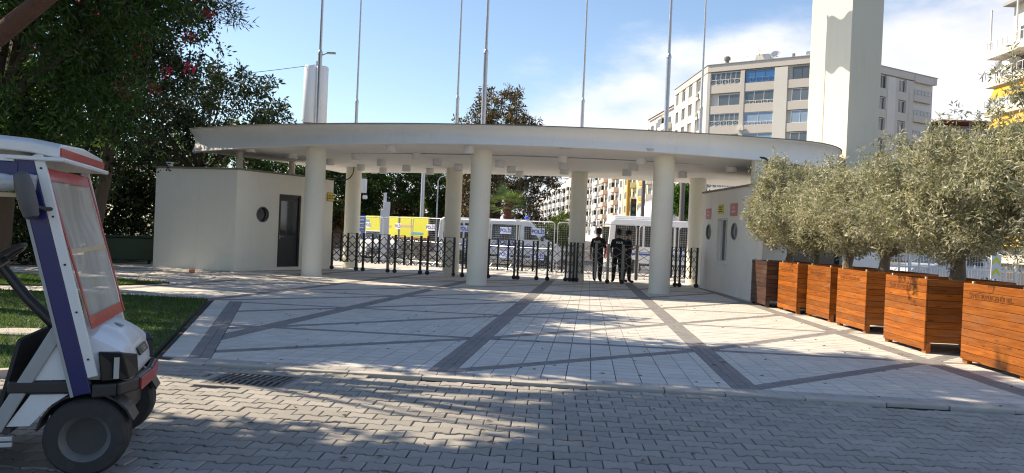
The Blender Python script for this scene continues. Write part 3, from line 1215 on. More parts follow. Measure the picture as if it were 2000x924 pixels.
# ------------------------------------------------------------------ crowd barriers
BARM = mat('barrier_steel', (.62, .63, .64), .38, .08, 6, 50, .03, metal=.7)
BP = [((-8.33, 40.2), (-6.2, 36.9)), ((-6.15, 36.8), (-4.5, 34.35)), ((-4.45, 34.25), (-2.95, 32.85)), ((-2.9, 32.75), (-1.0, 31.25)), ((-.95, 31.15), (.2, 30.15)),
      ((.25, 30.05), (1.64, 29.25)), ((1.7, 29.2), (3.2, 29.0)), ((3.25, 28.95), (4.7, 28.85)), ((4.75, 28.85), (6.15, 28.75)), ((6.2, 28.7), (7.6, 28.6))]
BL = ['beside the blue road sign', 'in front of the middle of the yellow board', 'before the back of the white police van', 'before the side windows of the white police van', 'next to the middle front column, before the police van door',
      'before the windscreen of the white police van', 'in the gap between the two white vans', 'directly behind the three police officers', 'before the side of the right hand white minibus', 'half hidden behind the white gatehouse wall']
SGN = [.55, .55, .62, .5, .62, .55, None, None, None, .45]
wire = None
for k, (a, b) in enumerate(BP):
    A = Vector((*a, -.012)); B = Vector((*b, -.012))
    L = (B - A).length
    t = thing('crowd_barrier', 'tall steel mesh crowd barrier ' + BL[k], 'barrier', A, math.atan2(b[1] - a[1], b[0] - a[0]), 'crowd barriers behind the gate')
    r = .02
    H2 = 2.03
    c = .12
    P = [(.03, 0, .03), (.03, 0, H2 - c)]
    P += [(.03 + c - c * math.cos(q), 0, H2 - c + c * math.sin(q)) for q in (.4, .8, 1.2)]
    P += [(.03 + c, 0, H2), (L - .03 - c, 0, H2)]
    P += [(L - .03 - c + c * math.sin(q), 0, H2 - c + c * math.cos(q)) for q in (.4, .8, 1.2)]
    P += [(L - .03, 0, H2 - c), (L - .03, 0, .03)]
    MB().tube(P, r, 8).tube([(.05, 0, 1.0), (L - .05, 0, 1.0)], .016, 6).tube([(.05, 0, .12), (L - .05, 0, .12)], .016, 6).build('frame', BARM, t, smooth=True)
    w = MB()
    q = .06
    while q < H2 - .03:
        if abs(q - 1.0) > .03 and abs(q - .12) > .03:
            w.tube([(.04, .0, q), (L - .04, .0, q)], .0026, 3, cap=False)
        q += .085
    q = .10
    while q < L - .06:
        w.tube([(q, .008, .12), (q, .008, H2 - .01)], .0026, 3, cap=False)
        q += .085
    w.build('wire_mesh', BARM, t)
    for x in (.25, L - .25):
        MB().beam((x, -.32, .02), (x, .32, .02), .05, .03).beam((x, -.3, .04), (x, 0, .3), .025, .025).build('foot', BARM, t)
    if SGN[k] is not None:
        x = L * SGN[k]
        s = MB().bb(x - .29, x + .29, -.045, -.03, 1.50, 1.77).build('sign_plate', SIGNW if k not in (3, 4, 5) else mat('sign_pale_blue', (.42, .50, .72), .5, .05, bump=0), t)
        inst('lettering', text_mesh('POLİS', .21, BLUETXT, .004), s, (x, -.0475, 1.63), (rad(90), 0, 0))
    if k in (4, 5):
        x = L * SGN[k]
        s = MB().bb(x - .29, x + .29, -.045, -.03, .55, .80).build('sign_plate', mat('sign_pale_blue', (.42, .50, .72)), t)
        inst('lettering', text_mesh('POLİS', .21, BLUETXT, .004), s, (x, -.0475, .675), (rad(90), 0, 0))

# ------------------------------------------------------------------ vehicles
VW = mat('van_white', (.86, .86, .86), .28, .02, 3, 40, .0, coat=.5)
VG = emit_free_glass('van_glass', (.018, .02, .024))
TYRE = mat('tyre_rubber', (.028, .027, .026), .75, .3, 14, 110, .4, stain=.5, stain_col=(.075, .068, .058))
RIM = mat('wheel_rim', (.38, .38, .39), .35, .1, 9, 60, .03, metal=.7)


def wheel_parts(t, x, y, z, r, w, ax='Y', rim=RIM, name='wheel'):
    R = Matrix.Rotation(rad(90), 3, 'X')
    s = w / 2
    o = MB().lathe([(r * .60, -s), (r * .66, -s * 1.03), (r * .70, -s), (r * .84, -s * 1.02), (r * .92, -s * .95), (r * .985, -s * .74), (r, -s * .5), (r, -s * .36), (r * .965, -s * .33), (r * .965, -s * .27), (r, -s * .24), (r, -s * .05), (r * .965, -s * .03), (r * .965, s * .03), (r, s * .05), (r, s * .24), (r * .965, s * .27), (r * .965, s * .33), (r, s * .36), (r, s * .5), (r * .985, s * .74), (r * .9, s * .98), (r * .60, s)], 48, (0, 0, 0), R, cap=False).build(name, TYRE, t, (x, y, z), smooth=True)
    MB().lathe([(r * .47, -s * .45), (r * .50, -s * .72), (r * .55, -s * .84), (r * .61, -s * .95), (r * .62, -s * .6), (r * .62, s * .6), (r * .61, s * .95), (r * .5, s * .6), (r * .47, s * .45)], 36, (0, 0, 0), R, cap=False).build('rim', rim, o, smooth=True)
    MB().lathe([(.02, -s * .60), (r * .2, -s * .62), (r * .26, -s * .42), (r * .40, -s * .30), (r * .475, -s * .46), (r * .475, s * .46), (r * .3, s * .4), (.02, s * .4)], 32, (0, 0, 0), R).build('wheel_disc', DISCM, o, smooth=True)
    MB().lathe([(.02, -s * .78), (r * .16, -s * .78), (r * .16, -s * .70)], 18, (0, 0, 0), R).build('hub_cap', CAPM, o, smooth=True)
    for k in range(5):
        a = k * 2 * math.pi / 5 + .3
        MB().lathe([(.012, -s * .56), (.012, -s * .30)], 6, (r * .34 * math.cos(a), 0, r * .34 * math.sin(a)), R).build('wheel_nut', CAPM, o)
    return o


DISCM = mat('wheel_disc', (.055, .054, .052), .6, .25, 12, 80, .15, metal=.3)
CAPM = mat('wheel_cap', (.34, .33, .32), .5, .15, 9, 60, .05, metal=.5)


def side_slab(prof, hw, inset=.07, zsplit=1.1):
    """body from a side outline (x,z): two flanks leaning in above zsplit"""
    m = MB()
    n = len(prof)
    ztop = max(z for x, z in prof)

    def yy(z):
        return hw - inset * max(0, (z - zsplit) / (ztop - zsplit)) ** 1.5
    vs = [(x, -yy(z), z) for x, z in prof] + [(x, yy(z), z) for x, z in prof]
    fs = [tuple(range(n))[::-1], tuple(range(n, 2 * n))]
    for k in range(n):
        fs.append((k, (k + 1) % n, n + (k + 1) % n, n + k))
    m.add(vs, fs)
    return m


def van(label, loc, rz, H=2.35, L=6.3, lightbar=True, ac=False, text=True, group=None):
    t = thing('police_van', label, 'van', loc, rz)
    hw = .98
    s = H / 2.35
    body = [(0, .32), (0.02, 1.2), (.10, 2.2 * s), (.30, 2.34 * s), (L - 1.95, 2.35 * s), (L - 1.62, 2.27 * s), (L - .86, 1.42), (L - .18, 1.12), (L - .02, .92), (L, .42), (L - .12, .28), (L - .62, .28), (L - .70, .55), (L - .95, .70), (L - 1.2, .55), (L - 1.28, .28), (1.55, .28), (1.47, .55), (1.2, .72), (.93, .55), (.85, .28), (.1, .28)]
    side_slab(body[::-1], hw).build('body', VW, t, bevel=.045, seg=3)
    for x in (1.2, L - .95):
        for sy in (-1, 1):
            wheel_parts(t, x, sy * (hw - .13), .34, .34, .22)

    def yl(z):
        return hw - .07 * max(0, (z - 1.1) / (H - 1.1)) ** 1.5 + .006

    def pane(x0, x1, z0, z1, sy, name='window', x0t=None, x1t=None, m=VG):
        x0t = x0 if x0t is None else x0t
        x1t = x1 if x1t is None else x1t
        a, b = sy * yl(z0), sy * yl(z1)
        q = [(x0, a, z0), (x1, a, z0), (x1t, b, z1), (x0t, b, z1)]
        q2 = [(p[0], p[1] - sy * .02, p[2]) for p in q]
        return MB().add(q + q2, [(0, 1, 2, 3) if sy < 0 else (3, 2, 1, 0), (0, 1, 5, 4), (1, 2, 6, 5), (2, 3, 7, 6), (3, 0, 4, 7)]).build(name, m, t)
    for sy in (-1, 1):
        pane(L - 1.92, L - 1.12, 1.36, 2.02 * s, sy, 'door_window', L - 1.92, L - 1.58)
        pane(L - 3.55, L - 2.12, 1.30, 2.08 * s, sy)
        pane(L - 4.95, L - 3.65, 1.30, 2.08 * s, sy)
        pane(.30, L - 5.05, 1.30, 2.08 * s, sy, 'window', .35, L - 5.05)
        pane(.2, L - 1.3, .92, 1.06, sy, 'side_stripe', m=BLUE)
        pane(.2, L - 1.4, .45, .56, sy, 'rub_strip', m=BLACKP)
        MB().bb(L - 1.06, L - .9, sy * .99, sy * 1.2, 1.32, 1.55).build('wing_mirror', BLACKP, t, bevel=.03)
        MB().bb(L - .22, L - .02, sy * .62, sy * .93, .86, 1.05).build('headlight', mat('headlight', (.75, .76, .78), .1, .1, bump=0, spec=.9), t, bevel=.04)
        MB().bb(-.025, .02, sy * .80, sy * .95, .75, 1.3).build('tail_light', mat('tail_red', (.6, .02, .02), .2, .05, bump=0), t, bevel=.01)
    # windscreen on the sloping front
    p0, p1 = Vector((L - 1.60, 0, 2.22 * s)), Vector((L - .90, 0, 1.47))
    d = (p1 - p0).normalized()
    nrm = Vector((-d.z, 0, d.x))
    if nrm.x < 0:
        nrm = -nrm
    ws = MB()
    q = [p0 + nrm * .006 + Vector((0, y, 0)) for y in (-.80, .80)] + [p1 + nrm * .006 + Vector((0, y, 0)) for y in (.88, -.88)]
    q2 = [v - nrm * .03 for v in q]
    ws.add(q + q2, [(0, 1, 2, 3), (0, 1, 5, 4), (1, 2, 6, 5), (2, 3, 7, 6), (3, 0, 4, 7)])
    ws.build('windscreen', mat('windscreen_glass', (.10, .14, .17), .06, .2, 1.5, bump=0, spec=1.0), t)
    MB().bb(L - .04, L + .03, -.5, .5, .62, .82).build('grille', BLACKP, t, bevel=.01)
    MB().bb(L - .14, L + .05, -.95, .95, .30, .56).build('front_bumper', GREYP, t, bevel=.03)
    MB().bb(-.06, .03, -.95, .95, .30, .55).build('rear_bumper', GREYP, t, bevel=.02)
    for y0, y1 in ((-.85, -.06), (.06, .85)):
        MB().bb(-.006, .075, y0, y1, 1.35, 2.0 * s).build('rear_window', VG, t)
    if lightbar:
        b = MB().bb(L - 1.95, L - 1.72, -.62, .62, 2.35 * s - .01, 2.35 * s + .05).build('light_bar', GREYP, t, bevel=.01)
        for y in (-.45, .45):
            MB().lathe([(.11, .05), (.11, .15), (.07, .2)], 16, (L - 1.83, y, 2.35 * s)).build('beacon', mat('beacon_blue', (.02, .08, .75), .15, .1, bump=0, coat=.5), b, smooth=True)
    if ac:
        MB().bb(.3, 2.6, -.6, .6, 2.34 * s, 2.34 * s + .16).build('roof_unit', VW, t, bevel=.06)
    if text:
        b = None
        o = inst('lettering', text_mesh('POLİS', .34, BLUETXT, .004), t, (L - 2.85, -yl(1.15) - .003, 1.18), (rad(90), 0, 0))
    return t


van('white police van with a blue roof beacon parked behind the middle barriers', (-3.75, 40.2, -.15), rad(-4), 2.36, 6.35)
van('white minibus parked with its tail towards the police officers', (4.25, 35.2, -.15), rad(1), 2.52, 6.6, lightbar=False, ac=True)


def car(label, loc, rz, m):
    t = thing('parked_car', label, 'car', loc, rz)
    hw, L = .87, 4.1
    body = [(0, .35), (0, .85), (.1, 1.0), (.55, 1.42), (1.0, 1.48), (2.1, 1.47), (2.95, 1.0), (3.9, .85), (4.08, .65), (4.1, .3), (3.75, .22), (3.68, .45), (3.42, .60), (3.16, .45), (3.1, .22), (1.1, .22), (1.02, .45), (.76, .60), (.5, .45), (.44, .22), (.1, .25)]
    side_slab(body[::-1], hw, .22, .9).build('body', m, t, bevel=.04, seg=3)
    for x in (.76, 3.42):
        for sy in (-1, 1):
            wheel_parts(t, x, sy * (hw - .1), .30, .30, .19)
    for a, b, n in (((.12, .98), (.52, 1.38), 'rear_window'), ((2.90, 1.03), (2.2, 1.42), 'windscreen')):
        d = Vector((b[0] - a[0], 0, b[1] - a[1])).normalized()
        nr = Vector((-d.z, 0, d.x))
        if (nr.x > 0) != (n == 'windscreen'):
            nr = -nr
        q = [Vector((a[0], -.74, a[1])) + nr * .012, Vector((a[0], .74, a[1])) + nr * .012, Vector((b[0], .60, b[1])) + nr * .012, Vector((b[0], -.60, b[1])) + nr * .012]
        MB().add(q + [v - nr * .03 for v in q], [(0, 1, 2, 3), (0, 1, 5, 4), (1, 2, 6, 5), (2, 3, 7, 6), (3, 0, 4, 7)]).build(n, VG, t)
    for sy in (-1, 1):
        y0, y1 = sy * (hw - .02), sy * (hw - .17)
        q = [(.75, y0, 1.0), (2.6, y0, 1.02), (2.1, y1, 1.38), (.95, y1, 1.38)]
        MB().add(q + [(p[0], p[1] - sy * .03, p[2]) for p in q], [(0, 1, 2, 3), (0, 1, 5, 4), (1, 2, 6, 5), (2, 3, 7, 6), (3, 0, 4, 7)]).build('side_window', VG, t)
        MB().bb(3.86, 4.07, sy * .5, sy * .8, .62, .78).build('headlight', mat('headlight', (.75, .76, .78)), t, bevel=.03)
        MB().bb(-.02, .05, sy * .6, sy * .83, .72, .92).build('tail_light', mat('tail_red', (.6, .02, .02)), t, bevel=.01)
    MB().bb(4.05, 4.13, -.8, .8, .3, .55).build('bumper', BLACKP, t, bevel=.02)
    return t


car('white hatchback seen behind the barriers below the yellow board', (-8.3, 44.9, -.15), rad(-70), VW)
car('silver car parked beyond the white fence right of the gatehouse', (19.5, 31.5, -.02), rad(188), mat('car_silver', (.45, .46, .48), .3, .05, coat=.4, bump=0))

# yellow board behind the barriers
yb = thing('advertising_board', 'long bright yellow board above a dark panel, standing behind the barriers', 'board', (-9.6, 48.0, -.15), rad(-40))
yb.scale = (1.28, 1, 1)
YB = mat('board_yellow', (.86, .80, .02), .5, .05, 2, 30, .0)
for k, (x0, x1) in enumerate(((0, 1.55), (1.58, 2.9), (3.05, 4.9))):
    MB().bb(x0, x1, -.04, 0, 1.18, 2.36).build('yellow_panel', YB, yb)
    MB().bb(x0, x1, -.05, -.01, 1.06, 1.178).build('brown_trim', mat('board_brown', (.30, .10, .05), .6), yb)
    MB().bb(x0, x1, -.03, 0, .05, 1.058).build('dark_panel', mat('board_dark', (.05, .045, .045), .5), yb)
for x, z, w, m in ((.5, 2.05, .7, 'board_sky'), (2.1, 1.75, .7, 'board_rose'), (3.5, 1.8, .8, 'board_rose'), (4.2, 1.4, .8, 'board_sky')):
    MB().bb(x - w / 2, x + w / 2, -.044, -.0405, z - .07, z + .07).build('printed_mark', mat(m, (.12, .40, .62) if m == 'board_sky' else (.72, .48, .25), .5, bump=0), yb)
for x in (.05, 1.5, 2.95, 4.85):
    MB().bb(x - .04, x + .04, .01, .09, -.02, 2.36).build('post', GREYP, yb)
# ------------------------------------------------------------------ golf cart
CWH = mat('cart_white', (.62, .64, .65), .36, .05, 4, 40, .03, coat=.35, stain=.28, stain_col=(.42, .42, .40), drip=.12)
CBL = mat('cart_blue', (.004, .008, .095), .4, .08, 4, 40, .03, coat=.2)
CRD = mat('cart_red', (.36, .010, .012), .42, .08, 4, 40, .02, coat=.2)
CAL = mat('cart_aluminium', (.55, .55, .55), .4, .08, 6, 60, .04, metal=.6)
CGR = mat('cart_grey', (.30, .31, .31), .5, .1, 6, 60, .05)
ct = thing('golf_cart', 'white golf cart with blue door posts and a red edged plastic windscreen', 'golf cart', (-2.68, 5.16, 0), rad(17))
for x, nm in ((0, 'front'), (-1.75, 'rear')):
    for y in (-.50, .50):
        wheel_parts(ct, x, y, .235, .235, .20, rim=mat('cart_rim', (.17, .17, .17), .55, .25, 9, 60, .1, metal=.3))


def sweep_sections(secs):
    """closed cross sections (lists of equal length) joined along their order"""
    n = len(secs[0])
    m = MB()
    vs = [p for s in secs for p in s]
    fs = []
    for i in range(len(secs) - 1):
        for k in range(n):
            fs.append((i * n + k, i * n + (k + 1) % n, (i + 1) * n + (k + 1) % n, (i + 1) * n + k))
    fs.append(tuple(range(n)))
    fs.append(tuple((len(secs) - 1) * n + k for k in range(n))[::-1])
    return m.add(vs, fs)


def hood_sec(x, hw, zt, zb, crown):
    return [(x, -hw, zb), (x, hw, zb), (x, hw, zb + (zt - zb) * .6), (x, hw * .93, zt - crown * .6), (x, hw * .55, zt - .005), (x, hw * .40, zt + crown * .55), (x, 0, zt + crown * .6), (x, -hw * .40, zt + crown * .55), (x, -hw * .55, zt - .005), (x, -hw * .93, zt - crown * .6), (x, -hw, zb + (zt - zb) * .6)]


hood = sweep_sections([hood_sec(-.22, .54, .885, .57, .015), hood_sec(-.05, .53, .87, .57, .03), hood_sec(.04, .52, .83, .565, .04), hood_sec(.12, .50, .785, .56, .04), hood_sec(.175, .475, .735, .555, .03), hood_sec(.205, .45, .66, .55, .012), hood_sec(.215, .43, .59, .55, .005)]).build('hood', CWH, ct, smooth=True)
bm = bmesh.new(); bm.from_mesh(hood.data); bmesh.ops.recalc_face_normals(bm, faces=bm.faces[:]); bm.to_mesh(hood.data); bm.free()
sb = hood.modifiers.new('smooth', 'SUBSURF'); sb.levels = 2; sb.render_levels = 2
cl = hood.data.attributes.new('crease_edge', 'FLOAT', 'EDGE')
for e_ in hood.data.edges:
    a_, b_ = hood.data.vertices[e_.vertices[0]].co, hood.data.vertices[e_.vertices[1]].co
    if abs(a_.x - b_.x) > .01:
        cl.data[e_.index].value = .55
# badge, emblem, headlights, bumper
bd = MB().box((0, 0, 0), (.012, .30, .055)).build('badge', BLACKP, hood, (.207, .0, .685)); bd.rotation_euler = (0, rad(-26), 0)
inst('lettering', text_mesh('E·Z·GO', .045, STEEL, .001), bd, (.0075, 0, 0), (rad(90), 0, rad(90)))
MB().lathe([(.03, .0), (.03, .004)], 18, (.06, 0, .846), Matrix.Rotation(rad(20), 3, 'Y')).build('emblem', CGR, hood)
for sy in (-1, 1):
    hl = MB().add([(.045, sy * .545, .745), (.17, sy * .505, .735), (.232, sy * .33, .70), (.236, sy * .30, .575), (.215, sy * .48, .565), (.07, sy * .55, .565),
                   (.03, sy * .44, .745), (.12, sy * .40, .735), (.18, sy * .30, .70), (.18, sy * .28, .575), (.14, sy * .38, .565), (.03, sy * .44, .565)],
                  [(0, 1, 4, 5), (1, 2, 3, 4), (0, 6, 7, 1), (1, 7, 8, 2), (2, 8, 9, 3), (3, 9, 10, 4), (4, 10, 11, 5), (5, 11, 6, 0)]).build('headlight', mat('headlight_smoked', (.008, .008, .009), .35, .1, bump=0, spec=.3), ct, bevel=.008)
    MB().box((.145, sy * .527, .645), (.030, .012, .13), rad(-sy * 16)).build('lens_strip', mat('lens_clear', (.40, .41, .38), .25, bump=0), hl)
bmp = [(.02, -.575, 0), (.15, -.535, 0), (.235, -.35, 0), (.255, 0, 0), (.235, .35, 0), (.15, .535, 0), (.02, .575, 0)]
bp = MB()
for a, b in zip(bmp[:-1], bmp[1:]):
    bp.beam((a[0], a[1], .515), (b[0], b[1], .515), .04, .08)
bp.beam((-.42, -.575, .545), (.02, -.575, .54), .035, .075).beam((-.42, .575, .545), (.02, .575, .54), .035, .075)
bp.build('bumper', BLACKP, ct, bevel=.012)
rp = MB()
for a, b in ((bmp[2], bmp[3]), (bmp[3], bmp[4])):
    a2 = (a[0] + .024, a[1], .51); b2 = (b[0] + .024, b[1], .51)
    rp.beam(a2, b2, .012, .075)
rp.build('red_plate', CRD, ct, bevel=.003)
# under-hood panel and flanks
for sy in (-1, 1):
    y0, y1 = sy * .548, sy * .572
    MB().add([(-.19, y, .875) for y in (y0, y1)] + [(-.285, y, .585) for y in (y0, y1)] + [(-.03, y, .585) for y in (y0, y1)] + [(-.06, y, .86) for y in (y0, y1)],
             [(0, 1, 3, 2), (2, 3, 5, 4), (4, 5, 7, 6), (6, 7, 1, 0), (0, 2, 4, 6), (1, 7, 5, 3)]).build('side_panel', CWH, ct)
    MB().add([(-.30, y, .50) for y in (y0, y1)] + [(-.42, y, .315) for y in (y0, y1)] + [(-.30, y, .315) for y in (y0, y1)] + [(-.20, y, .43) for y in (y0, y1)] + [(-.10, y, .50) for y in (y0, y1)],
             [(0, 1, 3, 2), (2, 3, 5, 4), (4, 5, 7, 6), (6, 7, 9, 8), (8, 9, 1, 0), (0, 2, 4, 6, 8), (1, 9, 7, 5, 3)]).build('lower_panel', CWH, ct)
    MB().beam((-.165, sy * .575, .885), (-.475, sy * .575, .30), .03, .075).build('strut', CGR, ct, bevel=.006)
    # inner mudguard above the tyre
    mg = MB()
    pts = [(.27 * math.cos(a), .235 + .27 * math.sin(a)) for a in np.linspace(rad(20), rad(170), 10)]
    for (xa, za), (xb, zb) in zip(pts[:-1], pts[1:]):
        mg.beam((xa, sy * .47, za), (xb, sy * .47, zb), .20, .012)
    mg.build('mudguard', BLACKP, ct)
MB().bb(-.25, .16, -.36, .36, .25, .56).build('chassis', BLACK, ct, bevel=.02)
MB().tube([(0, -.45, .235), (0, .45, .235)], .03, 10).build('axle', BLACK, ct)
MB().bb(-1.5, -.40, -.56, .56, .27, .305).build('floor', mat('cart_floor', (.06, .06, .06), .7, .2, 12, 80, .4), ct, bevel=.004)
for z in (.20, .235):
    MB().bb(-1.55, -.38, -.60, -.565, z, z + .028).build('running_board', CAL, ct, bevel=.004)
    MB().bb(-1.55, -.38, .565, .60, z, z + .028).build('running_board', CAL, ct, bevel=.004)
MB().beam((-.38, 0, .82), (-.50, 0, .30), .02, 1.06, up=(0, 1, 0)).build('firewall', BLACK, ct)
MB().bb(-2.4, -1.15, -.56, .56, .34, .70).build('rear_body', CWH, ct, bevel=.05)
MB().bb(-1.62, -1.08, -.55, .55, .705, .86).build('seat', mat('seat_vinyl', (.05, .05, .055), .5, .1, 8, 70, .15), ct, bevel=.05)
MB().beam((-1.60, 0, .87), (-1.78, 0, 1.32), 1.08, .11, up=(1, 0, 0)).build('backrest', mat('seat_vinyl', (.05, .05, .055)), ct, bevel=.04)
# posts of the roof
for sy in (-1, 1):
    b0, b1 = Vector((-.02, sy * .592, .50)), Vector((-.375, sy * .592, 1.90))
    d = (b1 - b0).normalized()
    fwd = Vector((d.z, 0, -d.x))
    if sy < 0:
        MB().beam(b0, b1, .026, .095, up=fwd).build('door_post', CBL, ct, bevel=.004)
        e = fwd * .076
        w = MB().beam(b0 + e + d * .09, b1 + e, .03, .054, up=fwd).build('post_trim', CWH, ct, bevel=.004)
        e = fwd * -.056
        MB().beam(b0 + e, b1 + e, .03, .018, up=fwd).build('post_edge', CGR, ct)
        for k in range(5):
            p = b0 + d * (.2 + k * .29) + fwd * .076 + Vector((0, -.017, 0))
            MB().ball(p, .007, 5).build('bolt', BLACK, w)
    else:
        e = fwd * .06
        MB().beam(b0 + e + d * .25, b1 + e, .03, .05, up=fwd).build('post_trim', CWH, ct, bevel=.004)
    MB().tube([(-1.95, sy * .58, .65), (-1.92, sy * .58, 1.94)], .022, 10).build('rear_post', CAL, ct, smooth=True)
# windscreen of clear sheet with red binding
A, B_, C_, D_ = Vector((-.295, -.56, 1.84)), Vector((-.02, -.52, .875)), Vector((-.02, .53, .875)), Vector((-.295, .55, 1.84))
VIN = bpy.data.materials.new('clear_vinyl')
VIN.use_nodes = True
_n = VIN.node_tree
_n.nodes.clear()
_o = _n.nodes.new('ShaderNodeOutputMaterial')
_t = _n.nodes.new('ShaderNodeBsdfTransparent'); _t.inputs[0].default_value = (.82, .84, .86, 1)
_p = _n.nodes.new('ShaderNodeBsdfPrincipled'); _p.inputs['Base Color'].default_value = (.55, .56, .56, 1); _p.inputs['Roughness'].default_value = .22
_tl = _n.nodes.new('ShaderNodeBsdfTranslucent'); _tl.inputs[0].default_value = (.66, .66, .65, 1)
_a = _n.nodes.new('ShaderNodeMixShader'); _a.inputs[0].default_value = .5
_m = _n.nodes.new('ShaderNodeMixShader')
_tc = _n.nodes.new('ShaderNodeTexCoord'); _mp = _n.nodes.new('ShaderNodeMapping'); _mp.inputs['Scale'].default_value = (1.2, 2.2, .8)
_no = _n.nodes.new('ShaderNodeTexNoise'); _no.inputs['Scale'].default_value = 1.6; _no.inputs['Detail'].default_value = 4; _no.inputs['Distortion'].default_value = 1.5
_mr = _n.nodes.new('ShaderNodeMapRange'); _mr.inputs['From Min'].default_value = .3; _mr.inputs['From Max'].default_value = .75; _mr.inputs['To Min'].default_value = .62; _mr.inputs['To Max'].default_value = .9
_bu = _n.nodes.new('ShaderNodeBump'); _bu.inputs['Strength'].default_value = .35; _bu.inputs['Distance'].default_value = .03
_n.links.new(_tc.outputs['Object'], _mp.inputs[0]); _n.links.new(_mp.outputs[0], _no.inputs['Vector'])
_n.links.new(_no.outputs['Fac'], _mr.inputs['Value']); _n.links.new(_no.outputs['Fac'], _bu.inputs['Height']); _n.links.new(_bu.outputs[0], _p.inputs['Normal'])
_n.links.new(_p.outputs[0], _a.inputs[1]); _n.links.new(_tl.outputs[0], _a.inputs[2])
_n.links.new(_mr.outputs[0], _m.inputs[0]); _n.links.new(_t.outputs[0], _m.inputs[1]); _n.links.new(_a.outputs[0], _m.inputs[2]); _n.links.new(_m.outputs[0], _o.inputs[0])
nrm = (B_ - A).cross(D_ - A).normalized()
if nrm.x < 0:
    nrm = -nrm


def on_ws(s, t):
    return (A * (1 - s) + D_ * s) * (1 - t) + (B_ * (1 - s) + C_ * s) * t


vs, fs = [], []
NS, NT = 14, 16
for i in range(NS + 1):
    for j in range(NT + 1):
        s, t_ = i / NS, j / NT
        vs.append(on_ws(s, t_) + nrm * (.012 * math.sin(s * 7 + t_ * 3) * math.sin(math.pi * t_) + .006 * math.sin(t_ * 17)))
for i in range(NS):
    for j in range(NT):
        a = i * (NT + 1) + j
        fs.append((a, a + 1, a + NT + 2, a + NT + 1))
ws = MB().add(vs, fs).build('windscreen', VIN, ct, smooth=True)


def ws_strip(s0, s1, t0, t1, name, m, lift=.02):
    n = 8
    mb = MB()
    vs = []
    for k in range(n + 1):
        if abs(s1 - s0) > abs(t1 - t0):
            s = s0 + (s1 - s0) * k / n
            vs += [on_ws(s, t0) + nrm * lift, on_ws(s, t1) + nrm * lift]
        else:
            t_ = t0 + (t1 - t0) * k / n
            vs += [on_ws(s0, t_) + nrm * lift, on_ws(s1, t_) + nrm * lift]
    mb.add(vs, [(2 * k, 2 * k + 1, 2 * k + 3, 2 * k + 2) for k in range(n)])
    o = mb.build(name, m, ws)
    sd_ = o.modifiers.new('thick', 'SOLIDIFY'); sd_.thickness = .004
    return o


ws_strip(0, .04, 0, 1, 'red_binding', CRD)
ws_strip(.96, 1.0, 0, 1, 'red_binding', CRD)
ws_strip(.05, .95, .0, .075, 'red_binding', CRD, .021)
ws_strip(.05, .95, .925, 1.0, 'red_binding', CRD, .021)
ws_strip(.05, .95, .50, .53, 'tan_seam', mat('tan_webbing', (.50, .40, .25), .7), .021)
# roof
roof = MB()
rs = []
for x, zt, hw in ((-.19, 1.985, .60), (-.34, 2.01, .625), (-1.1, 2.05, .635), (-2.0, 2.03, .63), (-2.25, 1.99, .60)):
    rs.append([(x, -hw, zt - .085), (x, hw, zt - .085), (x, hw, zt - .03), (x, hw - .05, zt + .0), (x, 0, zt + .025), (x, -hw + .05, zt + .0), (x, -hw, zt - .03)])
roof = sweep_sections(rs).build('roof', CWH, ct, smooth=True, bevel=.008)
bm = bmesh.new(); bm.from_mesh(roof.data); bmesh.ops.recalc_face_normals(bm, faces=bm.faces[:]); bm.to_mesh(roof.data); bm.free()
MB().bb(-.196, -.182, -.585, .585, 1.915, 1.962).build('red_stripe', CRD, roof)
MB().box((-.31, 0, 1.892), (.30, 1.26, .026), 0).build('visor', CWH, ct, bevel=.008)
MB().bb(-2.0, -.42, -.618, -.598, 1.868, 1.905).build('side_rail', CWH, ct, bevel=.003)
MB().bb(-2.0, -.40, -.612, -.592, 1.79, 1.866).build('side_board', CBL, ct, bevel=.003)
MB().bb(-2.0, -.42, .598, .618, 1.868, 1.905).build('side_rail', CWH, ct, bevel=.003)
# rolled-up side curtain
P = []
rr = []
for k in range(40):
    x = -.30 - k * .04
    P.append((x, -.635, 1.745 + .004 * math.sin(k * 1.3)))
    rr.append(.050 + .006 * math.sin(k * 1.9) + .003 * math.sin(k * 4.1))
MB().tube(P, rr, 14).build('rolled_curtain', mat('curtain_vinyl', (.42, .44, .45), .2, .2, 20, 60, .3, spec=.7), ct, smooth=True)
MB().bb(-2.0, -.33, -.625, -.60, 1.66, 1.685).build('curtain_batten', mat('tan_webbing', (.50, .40, .25)), ct)
# mirror on its stalk
mr_ = MB().lathe([(.03, -.135), (.055, -.12), (.068, -.06), (.068, .06), (.055, .125), (.03, .14)], 20).build('mirror', mat('mirror_shell', (.07, .075, .08), .5, .1, 9, 60, .1), ct, (-.325, -.70, 1.67), smooth=True)
mr_.scale = (.72, 1.0, 1.0); mr_.rotation_euler = (0, rad(-14), rad(20))
MB().tube([(-.30, -.69, 1.62), (-.25, -.65, 1.60), (-.22, -.60, 1.60)], .012, 8).build('mirror_stalk', BLACKP, ct)
# steering
MB().tube([(-.22, -.12, .78), (-.46, -.12, 1.03), (-.60, -.12, 1.22)], [.04, .035, .03], 12).build('steering_column', BLACKP, ct, smooth=True)
d = Vector((-.14, 0, .19)).normalized()
R = d.to_track_quat('Z', 'X').to_matrix()
c0 = Vector((-.615, -.12, 1.25))
ring = [c0 + R @ Vector((.17 * math.cos(a), .17 * math.sin(a), .02)) for a in np.linspace(0, 2 * math.pi, 33)]
sw = MB().tube(ring, .016, 10)
for a in (0.5, 2.6, 4.7):
    sw.tube([c0, c0 + R @ Vector((.165 * math.cos(a), .165 * math.sin(a), .02))], .012, 8)
sw.lathe([(.05, -.02), (.05, .03)], 16, c0, R)
sw.build('steering_wheel', BLACKP, ct, smooth=True)
